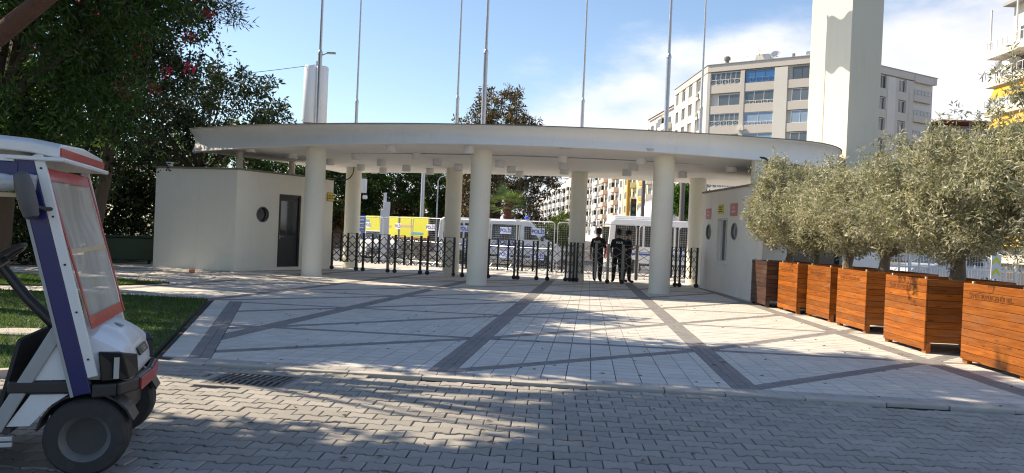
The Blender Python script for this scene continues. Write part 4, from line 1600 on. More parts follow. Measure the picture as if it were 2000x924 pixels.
# ------------------------------------------------------------------ wooden planters
def wood_mat(name, col, axis_scale):
    m = bpy.data.materials.new(name)
    m.use_nodes = True
    nt = m.node_tree
    nt.nodes.clear()
    N = nt.nodes.new; L = nt.links.new
    out = N('ShaderNodeOutputMaterial'); bs = N('ShaderNodeBsdfPrincipled')
    tc = N('ShaderNodeTexCoord'); oi = N('ShaderNodeObjectInfo')
    ad = N('ShaderNodeVectorMath'); ad.operation = 'ADD'
    cm = N('ShaderNodeCombineXYZ')
    ml = N('ShaderNodeMath'); ml.operation = 'MULTIPLY'; ml.inputs[1].default_value = 37.0
    L(oi.outputs['Random'], ml.inputs[0])
    for i in range(3):
        L(ml.outputs[0], cm.inputs[i])
    L(tc.outputs['Object'], ad.inputs[0]); L(cm.outputs[0], ad.inputs[1])
    mp = N('ShaderNodeMapping'); mp.inputs['Scale'].default_value = axis_scale
    L(ad.outputs[0], mp.inputs[0])
    n1 = N('ShaderNodeTexNoise'); n1.inputs['Scale'].default_value = 3.0; n1.inputs['Detail'].default_value = 6; n1.inputs['Distortion'].default_value = .6
    L(mp.outputs[0], n1.inputs['Vector'])
    # knots
    mp2 = N('ShaderNodeMapping'); mp2.inputs['Scale'].default_value = tuple(max(1.0, a * .5) for a in axis_scale)
    L(ad.outputs[0], mp2.inputs[0])
    vo = N('ShaderNodeTexVoronoi'); vo.inputs['Scale'].default_value = 2.4
    L(mp2.outputs[0], vo.inputs['Vector'])
    kr_ = N('ShaderNodeMapRange'); kr_.inputs['From Min'].default_value = .06; kr_.inputs['From Max'].default_value = .17; kr_.inputs['To Min'].default_value = .30; kr_.inputs['To Max'].default_value = 1.0
    L(vo.outputs['Distance'], kr_.inputs['Value'])
    cr = N('ShaderNodeValToRGB')
    cr.color_ramp.elements[0].position = .32; cr.color_ramp.elements[0].color = (col[0] * .72, col[1] * .62, col[2] * .55, 1)
    cr.color_ramp.elements[1].position = .68; cr.color_ramp.elements[1].color = (col[0] * 1.15, col[1] * 1.25, col[2] * 1.5, 1)
    L(n1.outputs['Fac'], cr.inputs['Fac'])
    rv = N('ShaderNodeMapRange'); rv.inputs['To Min'].default_value = .70; rv.inputs['To Max'].default_value = 1.22
    L(oi.outputs['Random'], rv.inputs['Value'])
    mu = N('ShaderNodeMath'); mu.operation = 'MULTIPLY'
    L(kr_.outputs[0], mu.inputs[0]); L(rv.outputs[0], mu.inputs[1])
    vm = N('ShaderNodeVectorMath'); vm.operation = 'SCALE'
    L(cr.outputs[0], vm.inputs[0]); L(mu.outputs[0], vm.inputs['Scale'])
    # grey weathering and splash dirt
    n3 = N('ShaderNodeTexNoise'); n3.inputs['Scale'].default_value = 1.3; n3.inputs['Detail'].default_value = 7; n3.inputs['Roughness'].default_value = .7
    L(ad.outputs[0], n3.inputs['Vector'])
    wr = N('ShaderNodeMapRange'); wr.inputs['From Min'].default_value = .52; wr.inputs['From Max'].default_value = .75; wr.inputs['To Max'].default_value = .6
    L(n3.outputs['Fac'], wr.inputs['Value'])
    mx = N('ShaderNodeMix'); mx.data_type = 'RGBA'
    L(wr.outputs[0], mx.inputs['Factor']); L(vm.outputs[0], mx.inputs['A']); mx.inputs['B'].default_value = (.20, .12, .065, 1)
    L(mx.outputs['Result'], bs.inputs['Base Color'])
    bs.inputs['Roughness'].default_value = .48
    bs.inputs['Specular IOR Level'].default_value = .35
    bp = N('ShaderNodeBump'); bp.inputs['Strength'].default_value = .25; bp.inputs['Distance'].default_value = .004
    L(n1.outputs['Fac'], bp.inputs['Height']); L(bp.outputs[0], bs.inputs['Normal'])
    L(bs.outputs[0], out.inputs[0])
    return m


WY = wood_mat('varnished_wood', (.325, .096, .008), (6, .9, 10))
WYSHADE = wood_mat('painted_shade_wood', (.075, .040, .028), (6, .9, 10))  # planter wood with the canopy's shade worked into a darker colour
WTXT = mat('burnt_lettering', (.19, .062, .010), .6, 0, bump=0)
SOILP = mat('potting_soil', (.05, .035, .025), .95, .3, 14, 80, .8)
PZ = 1.13
NPL = 10


def planter(label, x, yf, s, rz, WY=WY):
    """left face at x, far edge at yf, size s"""
    t = thing('wooden_planter', label, 'planter', (x + s / 2, yf - s / 2, 0), rz, 'wooden planters in a row')
    h = s / 2
    th = .03
    z0 = .055
    ph = (PZ - z0) / NPL
    for side in range(4):
        R = Matrix.Rotation(side * math.pi / 2, 4, 'Z')
        for k in range(NPL):
            if side in (0, 2):
                lo, hi = -h, h
            else:
                lo, hi = -h + th + .001, h - th - .001
            zb = z0 + k * ph + .0022
            zt = z0 + (k + 1) * ph - .0022
            # the lowest board flares out a little as a skirt
            if side in (1, 3) and k == 0:
                continue
            b = MB()
            dy = random.uniform(-.0015, .0015)
            b.bb(-h + dy, -h + th + dy, lo, hi, zb, zt)
            o = b.build('plank', WY, t, bevel=.004, seg=1)
            o.rotation_euler = (0, 0, side * math.pi / 2 + random.uniform(-.0015, .0015))
    # skirt with feet on the two sides that show a gap at the bottom
    for sx in (-1, 1):
        for sy in (-1, 1):
            f = MB().add([(sx * (h - .03), sy * (h - .002), .0), (sx * (h - .03), sy * (h - .12), .0), (sx * (h - .03), sy * (h - .16), .16), (sx * (h - .03), sy * (h - .002), .16),
                          (sx * (h - .10), sy * (h - .002), .0), (sx * (h - .10), sy * (h - .12), .0), (sx * (h - .10), sy * (h - .16), .16), (sx * (h - .10), sy * (h - .002), .16)],
                         [(0, 1, 2, 3), (4, 7, 6, 5), (0, 4, 5, 1), (1, 5, 6, 2), (2, 6, 7, 3), (3, 7, 4, 0)]).build('foot', WY, t)
    # top rail inside and the soil
    MB().bb(-h + th + .002, h - th - .002, -h + th + .002, -h + th + .045, PZ - .12, PZ - .03).bb(-h + th + .002, h - th - .002, h - th - .045, h - th - .002, PZ - .12, PZ - .03).build('rail', WY, t)
    for sy in (-.42, .38):
        MB().bb(-h + th + .002, -h + th + .03, sy * s - .02, sy * s + .02, PZ - .1, PZ + .03).build('stake', mat('raw_wood', (.5, .4, .28), .8), t)
    sl = MB()
    n = 10
    e = h - th - .003
    vs = [(-e + 2 * e * i / n, -e + 2 * e * j / n, PZ - .16 + random.uniform(0, .05)) for i in range(n + 1) for j in range(n + 1)]
    fs = [(i * (n + 1) + j, (i + 1) * (n + 1) + j, (i + 1) * (n + 1) + j + 1, i * (n + 1) + j + 1) for i in range(n) for j in range(n)]
    sl.add(vs, fs).build('soil', SOILP, t, smooth=True)
    o = inst('lettering', text_mesh('İZMİR BÜYÜKŞEHİR BEL.', s * .062, WTXT, .0), t, (-h - .0022, s * .04, PZ - ph * 1.55), (rad(90), 0, rad(-90)))
    return t


PLS = [(6.22, 19.85, 1.22, 'wooden planter, canopy shade painted into its colour, standing right beside the white gatehouse'),
       (6.42, 18.42, 1.27, 'wooden planter second from the gatehouse, holding a thin trunked olive tree'),
       (6.56, 16.98, 1.27, 'wooden planter third from the gatehouse in the row'),
       (6.50, 15.28, 1.30, 'wooden planter fourth from the gatehouse in the row'),
       (6.32, 12.95, 1.34, 'bright orange wooden planter with many dark knots, next to the nearest one'),
       (6.40, 10.86, 1.42, 'nearest wooden planter, dappled with shade at the picture edge')]
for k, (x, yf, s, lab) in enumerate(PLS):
    planter(lab, x, yf, s, rad(-1.5 + random.uniform(-1, 1)), WYSHADE if k == 0 else WY)

# ------------------------------------------------------------------ trees
def leaf_cloud(centres, radii, n_each, ln, wd, flat=.75, droop=0.0, shell=.55, curl=.25):
    """leaf quads spread through many small clumps; returns V (4n,3)"""
    C = np.repeat(np.asarray(centres, float), n_each, axis=0)
    Rr = np.repeat(np.asarray(radii, float), n_each)
    n = len(C)
    d = rng.normal(size=(n, 3))
    d /= np.linalg.norm(d, axis=1)[:, None]
    rad_ = Rr * (shell + (1 - shell) * rng.random(n)) * rng.random(n) ** .33
    P = C + d * rad_[:, None] * np.array([1, 1, flat])
    a = d * .8 + rng.normal(size=(n, 3)) * .8
    a[:, 2] -= droop
    a /= np.linalg.norm(a, axis=1)[:, None]
    b = np.cross(a, rng.normal(size=(n, 3)))
    b /= np.linalg.norm(b, axis=1)[:, None]
    c = np.cross(a, b)
    L = ln * rng.uniform(.7, 1.3, n)[:, None]
    W = wd * rng.uniform(.8, 1.25, n)[:, None]
    V = np.empty((n, 4, 3))
    V[:, 0] = P
    V[:, 1] = P + a * L * .5 + b * W * .5
    V[:, 2] = P + a * L + c * L * curl * rng.uniform(-1, 1, (n, 1))
    V[:, 3] = P + a * L * .5 - b * W * .5
    return V.reshape(-1, 3)


def blob_points(blobs, n, rmin, rmax, inner=.55):
    """clump centres inside a set of ellipsoids ((x,y,z),(rx,ry,rz))"""
    vol = np.array([b[1][0] * b[1][1] * b[1][2] for b in blobs]) ** .8
    pick = rng.choice(len(blobs), n, p=vol / vol.sum())
    d = rng.normal(size=(n, 3))
    d /= np.linalg.norm(d, axis=1)[:, None]
    r = inner + (1 - inner) * rng.random(n) ** .6
    r *= 1 + .16 * np.sin(d[:, 0] * 7 + pick) * np.sin(d[:, 1] * 6 + 2 * pick) + rng.normal(0, .05, n)
    c = np.array([b[0] for b in blobs])[pick]
    e = np.array([b[1] for b in blobs])[pick]
    return c + d * e * r[:, None], rng.uniform(rmin, rmax, n)


BARK = mat('bark_brown', (.10, .075, .055), .9, .3, 8, 60, .8, streak=(3, 3, .7), bdist=.03)
BARKO = mat('bark_olive', (.24, .19, .14), .9, .25, 10, 70, .8, streak=(3, 3, .8), bdist=.02)


def limb(m, p, q, r0, r1, n=5, sag=.08, sides=8):
    p = Vector(p); q = Vector(q)
    P, R = [], []
    L = (q - p).length
    off = Vector((random.uniform(-1, 1), random.uniform(-1, 1), random.uniform(.2, 1))) * sag * L
    for k in range(n + 1):
        s = k / n
        P.append(p.lerp(q, s) + off * math.sin(math.pi * s) + Vector((random.uniform(-1, 1), random.uniform(-1, 1), 0)) * .015 * L * (0 < k < n))
        R.append(r0 + (r1 - r0) * s)
    m.tube(P, R, sides)


def tree(name, label, base, trunk_top, r, blobs, clumps, per, ln, wd, mats, bark=BARK, cr=(.25, .45), droop=0.0, flat=.75, inner=.5, nlimb=14, group=None, weights=None, cat='tree', extra=None, shell=.5, limb_r=.35):
    t = thing(name, label, cat, base, group=group)
    b = Vector(base)
    bl = [((Vector(c) - b), e) for c, e in blobs]
    C, Rr = blob_points([((*c,), e) for c, e in bl], clumps, cr[0], cr[1], inner)
    tt = Vector(trunk_top) - b
    tr = MB()
    P = [Vector((0, 0, -.1)), Vector((0, 0, .06 * tt.z)), tt * .35 + Vector((random.uniform(-.1, .1) * r * 4, random.uniform(-.1, .1) * r * 4, 0)), tt * .7, tt]
    tr.tube(P, [r * 1.35, r * 1.12, r, r * .85, r * .7], 14)
    idx = rng.choice(len(C), min(nlimb, len(C)), replace=False)
    for i in idx:
        q = Vector(C[i])
        s0 = random.uniform(.62, 1.0)
        limb(tr, tt * s0, q, r * limb_r * random.uniform(.7, 1.1), r * .06, 6, .10)
    tr.build('trunk', bark, t, smooth=True)
    V = leaf_cloud(C, Rr, per, ln, wd, flat, droop, shell)
    n = len(V) // 4
    mi = rng.choice(len(mats), n, p=weights)
    raw_mesh('crown', V, 4, mats, mi, t)
    if extra:
        extra(t, C)
    return t


OL = [leaf_mat('olive_leaf_a', (.39, .385, .27), (.47, .46, .25), .4, .45, .4), leaf_mat('olive_leaf_b', (.185, .20, .115), (.33, .34, .14), .4, .45, .4), leaf_mat('olive_leaf_c', (.55, .54, .43), (.52, .5, .33), .35, .5, .3)]
# x, y, lean, crown centre offset and half sizes
OLV = [(7.0, 19.25, 2.50, .95, 1.15, 'olive tree in the shade of the canopy beside the white gatehouse'),
       (7.05, 17.8, 2.20, 1.15, .82, 'olive tree with a thin straight trunk in the second planter from the gatehouse'),
       (7.2, 16.35, 2.22, 1.25, .84, 'olive tree in the third planter from the gatehouse'),
       (7.15, 14.65, 2.28, 1.36, .86, 'olive tree with a forked trunk in the fourth planter from the gatehouse'),
       (7.10, 12.25, 2.28, 1.45, .86, 'olive tree with a thick pale trunk above the knotty orange planter'),
       (7.15, 10.15, 2.50, 1.50, 1.10, 'tallest olive tree, rising from the nearest planter at the picture edge')]


def shoots(t, C):
    """long single shoots that break the outline of the crown"""
    c0 = C.mean(axis=0)
    d = C - c0
    far = np.argsort(-(np.linalg.norm(d, axis=1) + .35 * d[:, 2]))[:150]
    pts, rr = [], []
    tw = MB()
    for i in rng.choice(far, 46, replace=False):
        dr = Vector(d[i]).normalized() * .55 + Vector((random.uniform(-.5, .5), random.uniform(-.5, .5), random.uniform(.2, 1.0)))
        dr.normalize()
        L = random.uniform(.22, .52)
        p = Vector(C[i])
        for k in range(7):
            pts.append(p + dr * L * (k + .5) / 7); rr.append(.035)
        tw.tube([p - dr * .1, p + dr * L * .95], [.006, .002], 4)
    V = leaf_cloud([tuple(p) for p in pts], rr, 7, .082, .02, 1.0)
    raw_mesh('shoots', V, 4, OL, rng.choice(3, len(V) // 4), t)
    tag(tw.build('twigs', BARKO, t), kind='stuff')


for k, (x, y, zc, rx, rz_, lab) in enumerate(OLV):
    base = (x, y, .98)
    bl = [((x, y, zc), (rx, rx, rz_))]
    for j in range(5):
        a = random.uniform(0, 6.28)
        bl.append(((x + .62 * rx * math.cos(a), y + .62 * rx * math.sin(a), zc + random.uniform(-.3, .45)), (rx * .6, rx * .6, rz_ * .62)))
    if k == 5:
        bl.append(((x - .15, y - .1, zc + .95), (.85, .8, .75)))
        bl.append(((x + .45, y + .2, zc + 1.15), (.8, .7, .7)))
    if k in (0, 4):
        bl.append(((x - .5 * rx, y, zc + .55), (rx * .5, rx * .5, rz_ * .6)))
    fork = Vector((x + random.uniform(-.06, .06), y + random.uniform(-.05, .05), 1.50))
    tree('olive_tree', lab, base, fork, (.075 if k == 1 else .10 if k != 4 else .12), bl, 800, 54, .082, .0215, OL, BARKO, (.10, .21), 0.0, .9, .45, 14, 'olive trees in the wooden planters', [.45, .3, .25], limb_r=.5, extra=shoots)

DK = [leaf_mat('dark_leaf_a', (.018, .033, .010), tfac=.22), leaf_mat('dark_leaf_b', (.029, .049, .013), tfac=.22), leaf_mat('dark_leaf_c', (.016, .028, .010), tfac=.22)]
FG = [leaf_mat('fern_leaf_a', (.024, .058, .012), (.06, .14, .02), .35), leaf_mat('fern_leaf_b', (.045, .095, .018), (.10, .20, .03), .35), leaf_mat('fern_leaf_c', (.020, .045, .012), (.05, .10, .02), .3)]


def flowers(t, C):
    hi = [c for c in C if c[2] > 4.6 and c[1] < .2 and c[0] > -.9]
    sel = [hi[i] - np.array([0, .25, 0]) for i in rng.choice(len(hi), min(26, len(hi)), replace=False)]
    V = leaf_cloud(sel, [.20] * len(sel), 34, .085, .065, .8)
    raw_mesh('blossom', V, 4, [leaf_mat('bougainvillea_pink', (.55, .03, .10), (.8, .05, .16), .35)], np.zeros(len(V) // 4), t)


# feathery tree that fills the left of the picture
tree('feathery_tree', 'tall feathery green tree filling the upper left behind the golf cart', (-10.6, 15.2, 0), (-10.3, 15.2, 4.0), .24,
     [((-9.6, 15.0, 4.6), (2.2, 2.2, 2.4)), ((-8.6, 15.6, 6.3), (1.9, 2.0, 1.8)), ((-10.8, 14.6, 7.2), (2.4, 2.4, 2.2)), ((-11.5, 15.5, 3.6), (2.0, 2.0, 1.9)), ((-9.4, 16.6, 4.2), (1.5, 1.6, 1.3)), ((-9.6, 14.4, 9.0), (2.2, 2.2, 1.6))],
     760, 62, .17, .045, FG, cr=(.28, .52), droop=.5, inner=.3, weights=[.45, .3, .25])
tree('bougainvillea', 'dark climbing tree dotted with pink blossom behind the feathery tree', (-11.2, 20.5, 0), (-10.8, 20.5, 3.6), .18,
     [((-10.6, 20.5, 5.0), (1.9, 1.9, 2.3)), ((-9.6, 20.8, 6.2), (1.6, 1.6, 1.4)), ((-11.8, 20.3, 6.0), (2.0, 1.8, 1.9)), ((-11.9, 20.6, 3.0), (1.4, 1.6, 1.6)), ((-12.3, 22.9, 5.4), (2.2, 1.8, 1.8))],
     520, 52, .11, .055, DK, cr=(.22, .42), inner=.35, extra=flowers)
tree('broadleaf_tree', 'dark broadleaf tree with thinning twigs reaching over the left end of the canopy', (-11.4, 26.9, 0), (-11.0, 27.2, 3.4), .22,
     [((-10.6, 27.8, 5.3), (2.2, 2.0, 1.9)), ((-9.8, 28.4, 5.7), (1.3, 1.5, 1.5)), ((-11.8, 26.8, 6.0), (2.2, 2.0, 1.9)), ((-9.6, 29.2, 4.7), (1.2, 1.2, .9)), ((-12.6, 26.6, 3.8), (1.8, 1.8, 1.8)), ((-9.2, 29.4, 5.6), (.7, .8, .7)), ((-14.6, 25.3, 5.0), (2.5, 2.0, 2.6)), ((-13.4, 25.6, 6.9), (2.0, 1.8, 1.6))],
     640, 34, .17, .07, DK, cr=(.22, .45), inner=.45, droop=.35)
# overhanging pine and the shade trees beside the drive
PN = [leaf_mat('pine_needle_a', (.035, .058, .020), tfac=.15), leaf_mat('pine_needle_b', (.07, .095, .035), tfac=.15), leaf_mat('pine_needle_c', (.025, .04, .016), tfac=.15)]
tree('pine_tree', 'tall pine whose needled branch hangs into the top of the picture on the left', (-13.2, 19.3, 0), (-12.0, 19.0, 8.5), .26,
     [((-9.2, 19.0, 7.25), (1.3, 1.0, .5)), ((-7.8, 19.2, 6.85), (1.0, .8, .36)), ((-11.8, 18.6, 9.6), (2.6, 2.4, 1.5)), ((-9.8, 20.0, 8.7), (2.3, 2.2, 1.1)), ((-8.4, 19.6, 8.2), (1.6, 1.6, .6))],
     460, 70, .20, .026, PN, cr=(.22, .45), flat=.6, inner=.25, nlimb=24, limb_r=.14)


def corner_limb(t, C):
    o = t.location
    P = [Vector(p) - Vector(o) for p in ((-8.9, 9.6, 2.2), (-7.5, 9.35, 2.95), (-6.2, 9.1, 3.62), (-5.5, 9.0, 4.15), (-4.7, 9.0, 5.1), (-4.3, 9.1, 6.6))]
    MB().tube(P, [.16, .14, .115, .10, .085, .06], 12).build('limb', mat('bark_red', (.10, .05, .035), .9, .3, 8, 60, .8, bdist=.03), t, smooth=True)


SH = [leaf_mat('shade_leaf_a', (.030, .055, .014)), leaf_mat('shade_leaf_b', (.045, .08, .018)), leaf_mat('shade_leaf_c', (.022, .04, .012))]
tree('shade_tree', 'tall shade tree beside the drive, left of the picture', (-9.0, 9.6, 0), (-8.6, 9.5, 7.6), .24,
     [((-6.5, 9.2, 10.2), (2.3, 2.0, 1.5)), ((-5.4, 9.2, 10.8), (2.0, 2.0, 1.5)), ((-8.6, 9.6, 11.6), (2.0, 1.8, 1.3)), ((-5.0, 8.2, 9.6), (1.5, 1.4, .9))],
     620, 44, .27, .13, SH, cr=(.3, .6), inner=.2, nlimb=18, limb_r=.2, extra=corner_limb)
tree('shade_tree', 'branching shade tree beside the lawn, its brown limb crossing the top left corner', (-9.9, 12.5, 0), (-9.0, 12.3, 6.0), .25,
     [((-9.0, 11.8, 6.7), (1.9, 1.7, 1.1)), ((-7.6, 12.6, 8.6), (2.2, 1.8, 1.5)), ((-6.2, 12.7, 10.2), (2.4, 1.8, 1.5)), ((-9.6, 13.4, 8.4), (1.8, 1.6, 1.2))],
     620, 44, .27, .13, SH, cr=(.3, .6), inner=.2, nlimb=18, limb_r=.2)
tree('shade_tree', 'spreading shade tree over the lawn behind the feathery tree', (-11.6, 17.3, 0), (-10.8, 16.8, 6.2), .24,
     [((-9.3, 15.8, 7.9), (2.4, 2.1, 1.3)), ((-8.3, 17.6, 8.6), (1.9, 1.8, 1.0)), ((-11.0, 17.0, 8.4), (2.2, 2.2, 1.6)), ((-10.6, 21.4, 8.3), (2.2, 2.0, 1.1))],
     560, 44, .25, .12, SH, cr=(.3, .6), inner=.2, nlimb=16, limb_r=.15)
tree('shade_tree', 'low shade tree just left of the golf cart', (-9.4, 5.4, 0), (-9.2, 5.4, 3.6), .2,
     [((-8.5, 6.45, 6.8), (2.4, 1.5, 1.5)), ((-7.3, 6.6, 7.5), (1.7, 1.25, 1.0)), ((-9.8, 5.4, 7.0), (1.9, 1.7, 1.5)), ((-8.4, 4.6, 7.8), (1.9, 1.8, 1.1)), ((-7.9, 5.6, 5.4), (1.5, 1.3, .9))],
     720, 44, .25, .12, SH, cr=(.3, .55), inner=.2, nlimb=14)

# dark hedge of shrubs along the back of the garden
for k, (x, y, h, w) in enumerate([(-13.6, 27.5, 3.6, 1.7), (-16.2, 26.5, 4.4, 2.0), (-14.2, 23.0, 3.2, 1.5), (-18.6, 24.5, 4.6, 2.1), (-16.6, 20.8, 4.2, 1.9), (-20.6, 21.6, 5.0, 2.2), (-19.0, 28.6, 5.2, 2.3), (-22.6, 26.2, 5.4, 2.3), (-14.6, 31.4, 5.0, 2.2)]):
    names = ['beside the cream gatehouse wall', 'behind the green bin', 'in front of the green bin', 'in the middle of the dark thicket', 'behind the feathery tree', 'at the left edge of the thicket', 'at the back of the thicket', 'in the far left corner of the thicket', 'behind the cream gatehouse']
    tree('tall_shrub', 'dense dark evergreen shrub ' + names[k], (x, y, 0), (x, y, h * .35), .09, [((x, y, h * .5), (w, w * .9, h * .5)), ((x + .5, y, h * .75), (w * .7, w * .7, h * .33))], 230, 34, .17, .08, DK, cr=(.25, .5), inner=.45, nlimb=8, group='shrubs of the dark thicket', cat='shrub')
bn = thing('waste_container', 'dark green waste container standing in the shade left of the cream gatehouse', 'container', (-12.75, 25.7, 0), rad(24))
BG = mat('bin_green', (.03, .06, .035), .5, .15, 5, 50, .1)
MB().add([(-.75, -.4, .12), (.75, -.4, .12), (.75, .4, .12), (-.75, .4, .12), (-.85, -.48, .85), (.85, -.48, .85), (.85, .48, .85), (-.85, .48, .85)], [(0, 3, 2, 1), (4, 5, 6, 7), (0, 1, 5, 4), (1, 2, 6, 5), (2, 3, 7, 6), (3, 0, 4, 7)]).build('tub', BG, bn, bevel=.03)
MB().bb(-.88, .88, -.5, .5, .86, .92).build('lid', BG, bn, bevel=.03)
for x in (-.6, .6):
    for y in (-.3, .3):
        MB().lathe([(.06, -.02), (.06, .02)], 12, (x, y, .06), Matrix.Rotation(rad(90), 3, 'X')).build('castor', BLACK, bn)
# ------------------------------------------------------------------ police officers
SKIN = mat('skin', (.36, .21, .14), .55, .08, 20, 90, .05)
NAVY = mat('uniform_black', (.012, .012, .016), .8, .2, 14, 120, .2)
TROU = mat('trousers_black', (.016, .017, .022), .82, .2, 14, 120, .2)
BOOT = mat('boot_leather', (.012, .012, .012), .4, .1, 14, 90, .1)
HAIR = mat('hair_dark', (.02, .014, .01), .6, .2, 30, 120, .3)


def person(label, loc, rz, arms, legs, head_turn=0.0, height=1.78, belly=1.0):
    """facing -y in its own frame; arms = ((elbow, wrist), (elbow, wrist)) for its right (x<0) and left hand"""
    t = thing('person', label, 'person', loc, rz)
    s = height / 1.78
    V, E, Rr = [], [], []

    def v(p, r):
        V.append((p[0] * s, p[1] * s, p[2] * s)); Rr.append(r if isinstance(r, tuple) else (r, r))
        return len(V) - 1

    def chain(i0, pts):
        k = i0
        for p, r in pts:
            n_ = v(p, r)
            E.append((k, n_)); k = n_
        return k
    pel = v((0, 0, .97), (.165, .115 * belly))
    wa = chain(pel, [((0, .0, 1.10), (.155, .115 * belly)), ((0, .0, 1.27), (.17, .12)), ((0, .01, 1.40), (.165, .105))])
    nk = chain(wa, [((0, .015, 1.49), (.062, .062)), ((0, .0, 1.555), (.058, .06))])
    a = head_turn
    chain(nk, [((0, -.012, 1.62), (.074, .088)), ((0, -.012, 1.69), (.078, .098)), ((0, -.0, 1.75), (.058, .072))])
    for sx, lg in ((-1, legs[0]), (1, legs[1])):
        hip = (sx * .095, 0, .90)
        ank = lg
        kn = ((hip[0] + ank[0]) / 2, (hip[1] + ank[1]) / 2 - .03, .50)
        e = chain(pel, [(hip, .112), ((hip[0] * .5 + kn[0] * .5, hip[1] * .5 + kn[1] * .5, .70), .102), (kn, .084), ((ank[0] * .6 + kn[0] * .4, ank[1] * .6 + kn[1] * .4 + .015, .32), .080), ((ank[0], ank[1], .09), .062)])
        chain(e, [((ank[0], ank[1] - .05, .045), (.045, .04)), ((ank[0] + sx * .02, ank[1] - .17, .038), (.042, .034))])
    hands = []
    for sx, (el, wr) in zip((-1, 1), arms):
        sh = (sx * .185, .01, 1.405)
        mid = tuple((sh[i] + el[i]) / 2 for i in range(3))
        e = chain(wa, [(sh, .068), (mid, .056), (el, .046), (tuple((el[i] * .5 + wr[i] * .5) for i in range(3)), .042), (wr, .030)])
        d = Vector([wr[i] - el[i] for i in range(3)]).normalized()
        side = d.cross(Vector((0, 1, 0)) if abs(d.y) < .8 else Vector((0, 0, 1))).normalized()
        pal = Vector(wr) + d * .07
        e2 = chain(e, [(tuple(pal), (.034, .020))])
        for q in range(4):
            o_ = side * (.027 - .018 * q)
            f0 = pal + d * .02 + o_
            f1 = pal + d * (.055 + .008 * (1.5 - abs(q - 1.5))) + o_ + Vector((0, -.012, 0))
            chain(e2, [(tuple(f0), .0095), (tuple(f1), .0088), (tuple(f1 + d * .022 + Vector((0, -.016, 0))), .0078)])
        chain(e, [(tuple(Vector(wr) + d * .03 + side * .038), .011), (tuple(Vector(wr) + d * .07 + side * .052), .0095)])
        hands.append((el, wr))
    me = bpy.data.meshes.new('body')
    me.from_pydata(V, E, [])
    o = bpy.data.objects.new('body', me)
    COL.objects.link(o)
    sk = o.modifiers.new('skin', 'SKIN')
    sk.use_smooth_shade = True
    lay_ = me.skin_vertices[0].data if me.skin_vertices else None
    if lay_ is None:
        bm = bmesh.new(); bm.from_mesh(me); bm.verts.layers.skin.verify(); bm.to_mesh(me); bm.free()
        lay_ = me.skin_vertices[0].data
    for i, r in enumerate(Rr):
        lay_[i].radius = (r[0] * s, r[1] * s)
        lay_[i].use_root = (i == 0)
    ss = o.modifiers.new('sub', 'SUBSURF'); ss.levels = 2; ss.render_levels = 2
    bpy.context.view_layer.update()
    dg = bpy.context.evaluated_depsgraph_get()
    nm = bpy.data.meshes.new_from_object(o.evaluated_get(dg))
    bpy.data.objects.remove(o)
    nm.materials.clear()
    for q in (NAVY, SKIN, TROU, BOOT):
        nm.materials.append(q)
    sleeves = [tuple(s * (el[i] * .75 + (sx * .185, .01, 1.405)[i] * .25) for i in range(3)) for sx, (el, wr) in zip((-1, 1), arms)]
    for p in nm.polygons:
        c = p.center
        z = c.z / s
        k = 0
        if z > 1.50:
            k = 1
        elif z < .115:
            k = 3
        elif z < .99:
            k = 2
        if k in (0, 2):
            # bare forearms and hands
            for sx, (el, wr) in zip((-1, 1), arms):
                A = Vector(el) * s; B = (Vector(wr) + (Vector(wr) - Vector(el)).normalized() * .16) * s
                ab = B - A
                tt = (Vector(c) - A).dot(ab) / ab.length_squared
                if -.12 < tt < 1.25 and ((Vector(c) - A) - ab * tt).length < .085 * s:
                    if abs(c.x) > .15 * s or c.y < -.14 * s or ((Vector(c) - A) - ab * tt).length < .06 * s:
                        k = 1
        p.material_index = k
        p.use_smooth = True
    body = bpy.data.objects.new('body', nm)
    COL.objects.link(body)
    body.parent = t
    # face, hair and cap turn with the head
    hd = bpy.data.objects.new('cap', MB().lathe([(.112, .0), (.116, .02), (.113, .065), (.09, .105), (.05, .125), (.01, .13)], 24).add(
        [(x * .108, -.095 - .085 * math.cos(x * 1.25) - .0, .012 - .018 * (x * x)) for x in np.linspace(-1, 1, 11)] + [(x * .108, -.055 * math.sqrt(max(0, 1 - (x * .95) ** 2)) - .045, .018) for x in np.linspace(-1, 1, 11)],
        [(k, k + 1, k + 12, k + 11) for k in range(10)]).mesh('cap', NAVY, True))
    COL.objects.link(hd)
    hd.parent = t
    hd.location = (0, -.012 * s, 1.70 * s)
    hd.rotation_euler = (rad(-4), 0, head_turn)
    hd.scale = (s * .86, s * 1.0, s)
    f = MB()
    f.add([(-.013, -.100, 1.655), (.013, -.100, 1.655), (.017, -.098, 1.625), (-.017, -.098, 1.625), (0, -.128, 1.632), (0, -.104, 1.668)], [(0, 3, 4, 5), (1, 5, 4, 2), (3, 2, 4)])
    for x in (-.085, .085):
        f.ball((x, .01, 1.64), .026, 5, sz=1.3)
    fo = f.build('face_feature', SKIN, t, (0, 0, 0), smooth=True)
    fo.rotation_euler = (0, 0, head_turn); fo.scale = (s, s, s)
    ey = MB()
    for x in (-.032, .032):
        ey.ball((x, -.098, 1.667), .010, 4)
    ey.add([(-.026, -.105, 1.597), (.026, -.105, 1.597), (.022, -.106, 1.588), (-.022, -.106, 1.588)], [(0, 1, 2, 3)])
    eo = ey.build('eyes_and_mouth', HAIR, t); eo.rotation_euler = (0, 0, head_turn); eo.scale = (s, s, s)
    hr = MB().lathe([(.082, -.075), (.094, -.045), (.099, .0), (.094, .02)], 20, (0, .006, 1.69)).build('hair', HAIR, t)
    hr.scale = (s * .93, s * 1.0, s); hr.rotation_euler = (0, 0, head_turn)
    # duty vest, belt and lettering on the back
    vs_ = MB()
    prof = [(1.02, .178, .135 * belly), (1.12, .176, .138 * belly), (1.28, .188, .142), (1.40, .182, .128), (1.455, .13, .095)]
    sec = []
